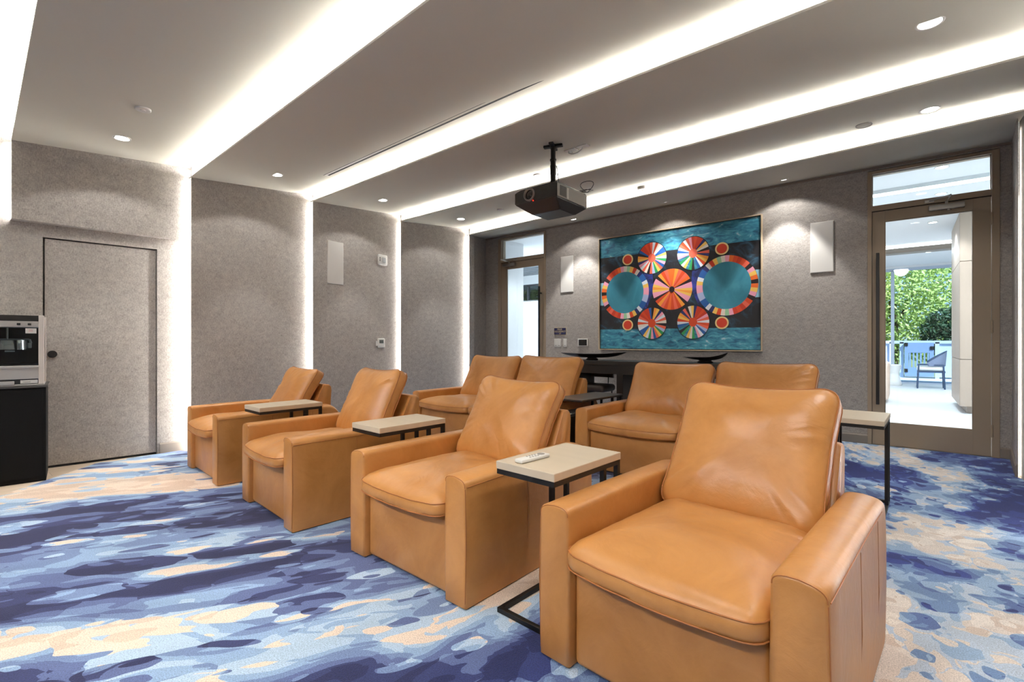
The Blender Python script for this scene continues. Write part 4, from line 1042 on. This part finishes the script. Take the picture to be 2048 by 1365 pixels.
# tall oak cabinets
t = thing('tall_cabinet', 'tall pale oak cabinet wall in the lounge behind the large glass door', 'cabinet', (0, 0, 0))
bm = NB(); box(bm, .79, 1.6, 11.1, 12.9, .0, .12); obj('plinth', bm, M_oak, t)
bm = NB(); box(bm, .712, 1.6, 11.02, 12.9, .12, 3.40); obj('carcass', bm, M_oak, t)
for z0, z1 in ((.125, .905), (.915, 2.55), (2.56, 3.39)):
    for y0, y1 in ((11.03, 11.95), (11.96, 12.88)):
        bm = NB(); box(bm, .695, .712, y0, y1, z0, z1, bev=.002); obj('door', bm, M_oak, t)
    bm = NB(); box(bm, .70, 1.59, 11.0, 11.02, z0, z1, bev=.002); obj('end_panel', bm, M_oak, t)
# lounge chair
M_navy = mat('navy_frame', (52,74,104), .5); M_wick = mat('blue_grey_weave', (126,140,168), .7, bump=.3, bscale=120)
t = thing('barrel_chair', 'blue grey barrel-back chair with pale cushion, seen through the large glass door', 'chair', (.50, 16.55, 0), 0)
bm = NB(); secs = []
for i in range(25):
    a = rad(-105+210*i/24)           # back faces +x; arms run towards -x
    r = .275; x, y = r*cos(a), r*sin(a)*.95
    k = (cos(a)+.3)/1.3; top = .66+.30*max(0, k)**.9
    secs.append([(x*.96, y*.96, .58), (x*1.02, y*1.02, .58), (x*1.12, y*1.06, top), (x*1.06, y*1.0, top)])
loft(bm, secs); obj('backrest', bm, M_wick, t, smooth=50)
bm = NB(); tube(bm, [((s[2][0]+s[3][0])/2, (s[2][1]+s[3][1])/2, s[2][2]+.008) for s in secs], .014); obj('top_rail', bm, M_navy, t, smooth=60)
bm = NB(); box(bm, -.29, .24, -.25, .25, .46, .575, bev=.04, seg=3); obj('seat_cushion', bm, mat('cushion_white', (222,226,226), .8), t, smooth=60)
bm = NB()
for y in (-.25, .25): box(bm, -.25, .25, y-.018, y+.018, .415, .455); box(bm, -.25, .25, y-.014, y+.014, .60, .625)
for x in (-.25, .25): box(bm, x-.018, x+.018, -.25, .25, .415, .455)
obj('seat_frame', bm, M_navy, t)
for x in (-.25, .23):
    for y in (-.25, .25):
        bm = NB(); loft(bm, [[(x*s+u, y*s+v, z) for u, v in ((-.017, -.017), (.017, -.017), (.017, .017), (-.017, .017))] for s, z in ((1.1, 0), (1.0, .62))]); obj('leg', bm, M_navy, t)
# hourglass stool and the end of a sofa
t = thing('ceramic_stool', 'white hourglass ceramic stool beside the window of the lounge', 'stool', (-.27, 17.1, 0))
bm = NB(); lathe(bm, [(.01, .0), (.17, 0), (.185, .03), (.155, .14), (.115, .30), (.12, .36), (.165, .50), (.175, .555), (.15, .575), (.01, .58)], seg=36); obj('body', bm, mat('white_ceramic', (232,232,230), .3), t, smooth=50)
bm = NB(); cyl(bm, (0, 0, .578), (0, 0, .583), .13, seg=36); obj('top_inset', bm, M_lw, t)
M_bge = mat('blush_upholstery', (216,196,180), .85, bump=.15, bscale=150)
t = thing('lounge_sofa', 'blush upholstered sofa end at the left edge of the large glass door', 'sofa', (-.86, 12.35, 0))
bm = NB(); box(bm, -.45, .45, -.45, .45, .08, .42, bev=.04, seg=3); obj('base', bm, M_bge, t, smooth=50)
bm = NB(); box(bm, .44, .60, -.47, .47, .06, .80, bev=.06, seg=4); obj('side_panel', bm, M_bge, t, smooth=50)
bm = NB(); box(bm, -.45, .43, -.40, .42, .42, .54, bev=.04, seg=3); obj('seat_cushion', bm, M_bge, t, smooth=50)
for x in (-.38, .52):
    for y in (-.36, .36): bm = NB(); cyl(bm, (x, y, 0), (x, y, .09), .025, seg=12); obj('foot', bm, M_black, t)
# ================================================================ terrace, fence and trees
M_deck = mat('terrace_decking', (176,186,200), .7, var=.08, vscale=5, vstretch=(1, 9, 1))
bm = NB(); box(bm, -14, 8, YL+.2, 22.2, -.2, -.02); struct('terrace_floor', bm, M_deck)
bm = NB(); box(bm, -14, -3, 12.6, 18.2, -.2, -.02); struct('terrace_floor', bm, M_deck)
M_fen = mat('blue_grey_paint', (184,198,222), .6); M_fen2 = mat('slate_blue_paint', (122,144,184), .6)
t = thing('terrace_fence', 'pale blue terrace fence with a top rail, behind the barrel-back chair', 'fence', (0, 21.4, -.02))
for x0, x1 in ((-3, -.45), (.82, 4)):
    bm = NB(); box(bm, x0, x1, -.02, .02, .06, 1.16); obj('panel', bm, M_fen, t)
bm = NB(); box(bm, -3, 4, -.06, .06, 1.17, 1.27); obj('top_rail', bm, M_fen, t)
for x in (-.40, -.12, .80): bm = NB(); box(bm, x-.055, x+.055, -.06, .05, 0, 1.22); obj('post', bm, M_fen, t)
t = thing('terrace_gate', 'slate blue slatted gate with black hinges in the terrace fence', 'gate', (.335, 21.3, -.02))
bm = NB()
for x0, x1, z0, z1 in ((-.38, -.27, .06, 1.2), (.27, .38, .06, 1.2), (-.27, .27, .86, 1.2), (-.27, .27, .06, .36)): box(bm, x0, x1, -.02, .02, z0, z1)
obj('gate_frame', bm, M_fen2, t)
for i in range(6): bm = NB(); x = -.235+.094*i; box(bm, x-.022, x+.022, -.012, .012, .36, .86); obj('slat', bm, M_fen2, t)
for x, z in ((-.34, 1.14), (.33, 1.02), (-.34, .25)): bm = NB(); box(bm, x-.05, x+.05, -.04, -.02, z-.06, z+.06, bev=.01); obj('hinge', bm, M_black, t)
def leaf_mat(name, rgb):
    m = mat(name, rgb, .5, var=.35, vscale=3); N, L, b = nodes(m)
    b.inputs['Subsurface Weight'].default_value = 0
    tr = N.new('ShaderNodeBsdfTranslucent'); tr.inputs['Color'].default_value = lin(rgb); mx = N.new('ShaderNodeMixShader'); mx.inputs[0].default_value = .35
    o = [n for n in N if n.type == 'OUTPUT_MATERIAL'][0]
    L.new(b.outputs[0], mx.inputs[1]); L.new(tr.outputs[0], mx.inputs[2]); L.new(mx.outputs[0], o.inputs['Surface'])
    return m
M_lea1 = leaf_mat('bright_leaf', (186,206,128)); M_lea2 = leaf_mat('dark_leaf', (52,84,58)); M_bark = mat('bark', (92,78,62), .9)
def tree(label, x, y, cz_, rx, ry, rz_, n, m, leafsize, seed, trunk=True):
    rnd = random.Random(seed)
    t = thing('leafy_tree', label, 'tree', (x, y, -.3))
    bm = NB()
    for i in range(n):
        th = rnd.uniform(0, 2*pi); u = rnd.uniform(-1, 1); rr = rnd.random()**.33
        s = sqrt(1-u*u)
        px, py, pz = rx*rr*s*cos(th), ry*rr*s*sin(th), cz_+rz_*rr*u
        if nz(px*1.6+seed, py*1.6, pz*1.6) < -.42: continue
        d = Vector((rnd.gauss(0, 1), rnd.gauss(0, 1), rnd.gauss(0, 1))).normalized(); e = d.orthogonal().normalized(); f = d.cross(e)
        l = leafsize*rnd.uniform(.7, 1.4); c = Vector((px, py, pz+.3))
        a = [c-d*l, c+e*l*.45+f*.1*l, c+d*l, c-e*l*.45+f*.1*l]
        bm.faces.new([bm.verts.new(q) for q in a])
    obj('foliage', bm, m, t, fix=False)
    bm = NB(); tube(bm, [(0, 0, 0), (.05, .02, cz_*.5), (-.05, 0, cz_)], .13); tube(bm, [(0, 0, cz_*.6), (.6, .1, cz_*1.1)], .06); tube(bm, [(0, 0, cz_*.6), (-.7, -.1, cz_*1.15)], .06); obj('trunk', bm, M_bark, t)
tree('tall bright green tree filling the lounge window', -.4, 25.2, 3.2, 3.2, 1.6, 2.9, 15000, M_lea1, .09, 3)
tree('dark green shrub right of the bright tree, behind the terrace gate', 1.35, 23.3, 1.5, 1.0, .7, 1.0, 3600, M_lea2, .075, 8)
tree('sunlit tree seen through the smaller glass door', -12.6, 17.5, 2.6, 2.6, 1.6, 1.9, 5000, M_lea1, .13, 5)
bm = NB(); quad(bm, (-40,22.2,-.25), (40,22.2,-.25), (40,70,-.25), (-40,70,-.25)); struct('garden_ground', bm, mat('garden_earth', (120,128,90), .95), fix=False)

# ================================================================ lights
def spot(x, y, z, w, deg, blend, col=(1, .975, .94), r=.04, tilt=(0, 0)):
    l = bpy.data.lights.new('downlight_and_fill', 'SPOT'); l.energy = w; l.spot_size = rad(deg); l.spot_blend = blend; l.color = col; l.shadow_soft_size = r
    o = bpy.data.objects.new('downlight_and_fill', l); COL.objects.link(o); o.location = (x, y, z-.02); o.rotation_euler = (tilt[0], tilt[1], 0)
for i, (x, y, z) in enumerate(LAMPS):
    spot(x, y, z, *((105, 70, .3) if i in (4, 5, 6) else (46, 60, .4)), (1, .985, .96))
    spot(x, y, z, 18, 126, .2)
for x, y in ((-4.2, .9), (-2.7, .9), (-1.2, .9), (-5.55, -.3), (-4.2, -.5), (-2.7, -.5), (-1.2, -.5), (.1, 1.0), (.1, 2.4), (-2.7, -1.6), (-4.2, -1.6)):  # further beams with no fixture, added to fill the near part of the room
    spot(x, y, cz(x, y), 38, 95, .5)
def aimed(x, y, tgt, w, deg, r):
    l = bpy.data.lights.new('seat_fill', 'SPOT'); l.energy = w; l.spot_size = rad(deg); l.spot_blend = .7; l.color = (1, .98, .95); l.shadow_soft_size = r
    o = bpy.data.objects.new('seat_fill', l); COL.objects.link(o); p = Vector((x, y, cz(x, y)-.03)); o.location = p
    o.rotation_euler = (Vector(tgt)-p).to_track_quat('-Z', 'Y').to_euler()
# spots without fixtures, added behind the viewpoint to brighten the seat fronts
for x, tx in ((-5.2, -5.4), (-3.9, -3.8), (-2.6, -2.4), (-1.3, -.9), (-.1, -.6)): aimed(x, -1.75, (tx, 1.9, .2), 150, 74, .14)
for x, y in LD: spot(x, y, 3.42, 120, 110, .5, (1, 1, 1))
for x, y, sx, sy, w in ((1.0, 14.3, 5, .3, 190), (1, 9.0, 5, .2, 140), (-7.6, 10, 3, .3, 420)):  # area lights added to brighten the lounge, the last under no fixture
    l = bpy.data.lights.new('lounge_fill', 'AREA'); l.shape = 'RECTANGLE'; l.size = sx; l.size_y = sy; l.energy = w; l.color = (.96, .98, 1)
    o = bpy.data.objects.new('lounge_fill', l); COL.objects.link(o); o.location = (x, y, 3.23)
sun = bpy.data.lights.new('sun', 'SUN'); sun.energy = 16; sun.angle = .01; sun.color = (1, .97, .9)
o = bpy.data.objects.new('sun', sun); COL.objects.link(o); o.rotation_euler = Vector((-.55, .35, -.75)).to_track_quat('-Z', 'Y').to_euler()
W = bpy.data.worlds.new('sky'); SC.world = W; W.use_nodes = True
N = W.node_tree.nodes; L = W.node_tree.links; bg = N['Background']
st = N.new('ShaderNodeTexSky'); st.sky_type = 'HOSEK_WILKIE'; st.sun_direction = (-.3, .5, .8); st.turbidity = 3
L.new(st.outputs['Color'], bg.inputs['Color']); bg.inputs['Strength'].default_value = 5
# ================================================================ camera
cam = bpy.data.cameras.new('camera'); co = bpy.data.objects.new('camera', cam); COL.objects.link(co)
co.location = (0, 0, 1.2); co.rotation_euler = (pi/2, 0, .6884)
cam.sensor_width = 36; cam.lens = 958.39/2048*36; cam.shift_y = (684.77-682.5)/2048; cam.clip_start = .05
SC.camera = co
vs = SC.view_settings; vs.view_transform = 'Standard'; vs.look = 'None'; vs.gamma = 1; vs.use_curve_mapping = False; vs.exposure = 0.27
SC.cycles.max_bounces = 7; SC.cycles.diffuse_bounces = 4; SC.cycles.adaptive_threshold = .02; SC.cycles.transparent_max_bounces = 12; SC.cycles.caustics_reflective = False; SC.cycles.caustics_refractive = False
SC.cycles.sample_clamp_indirect = 6
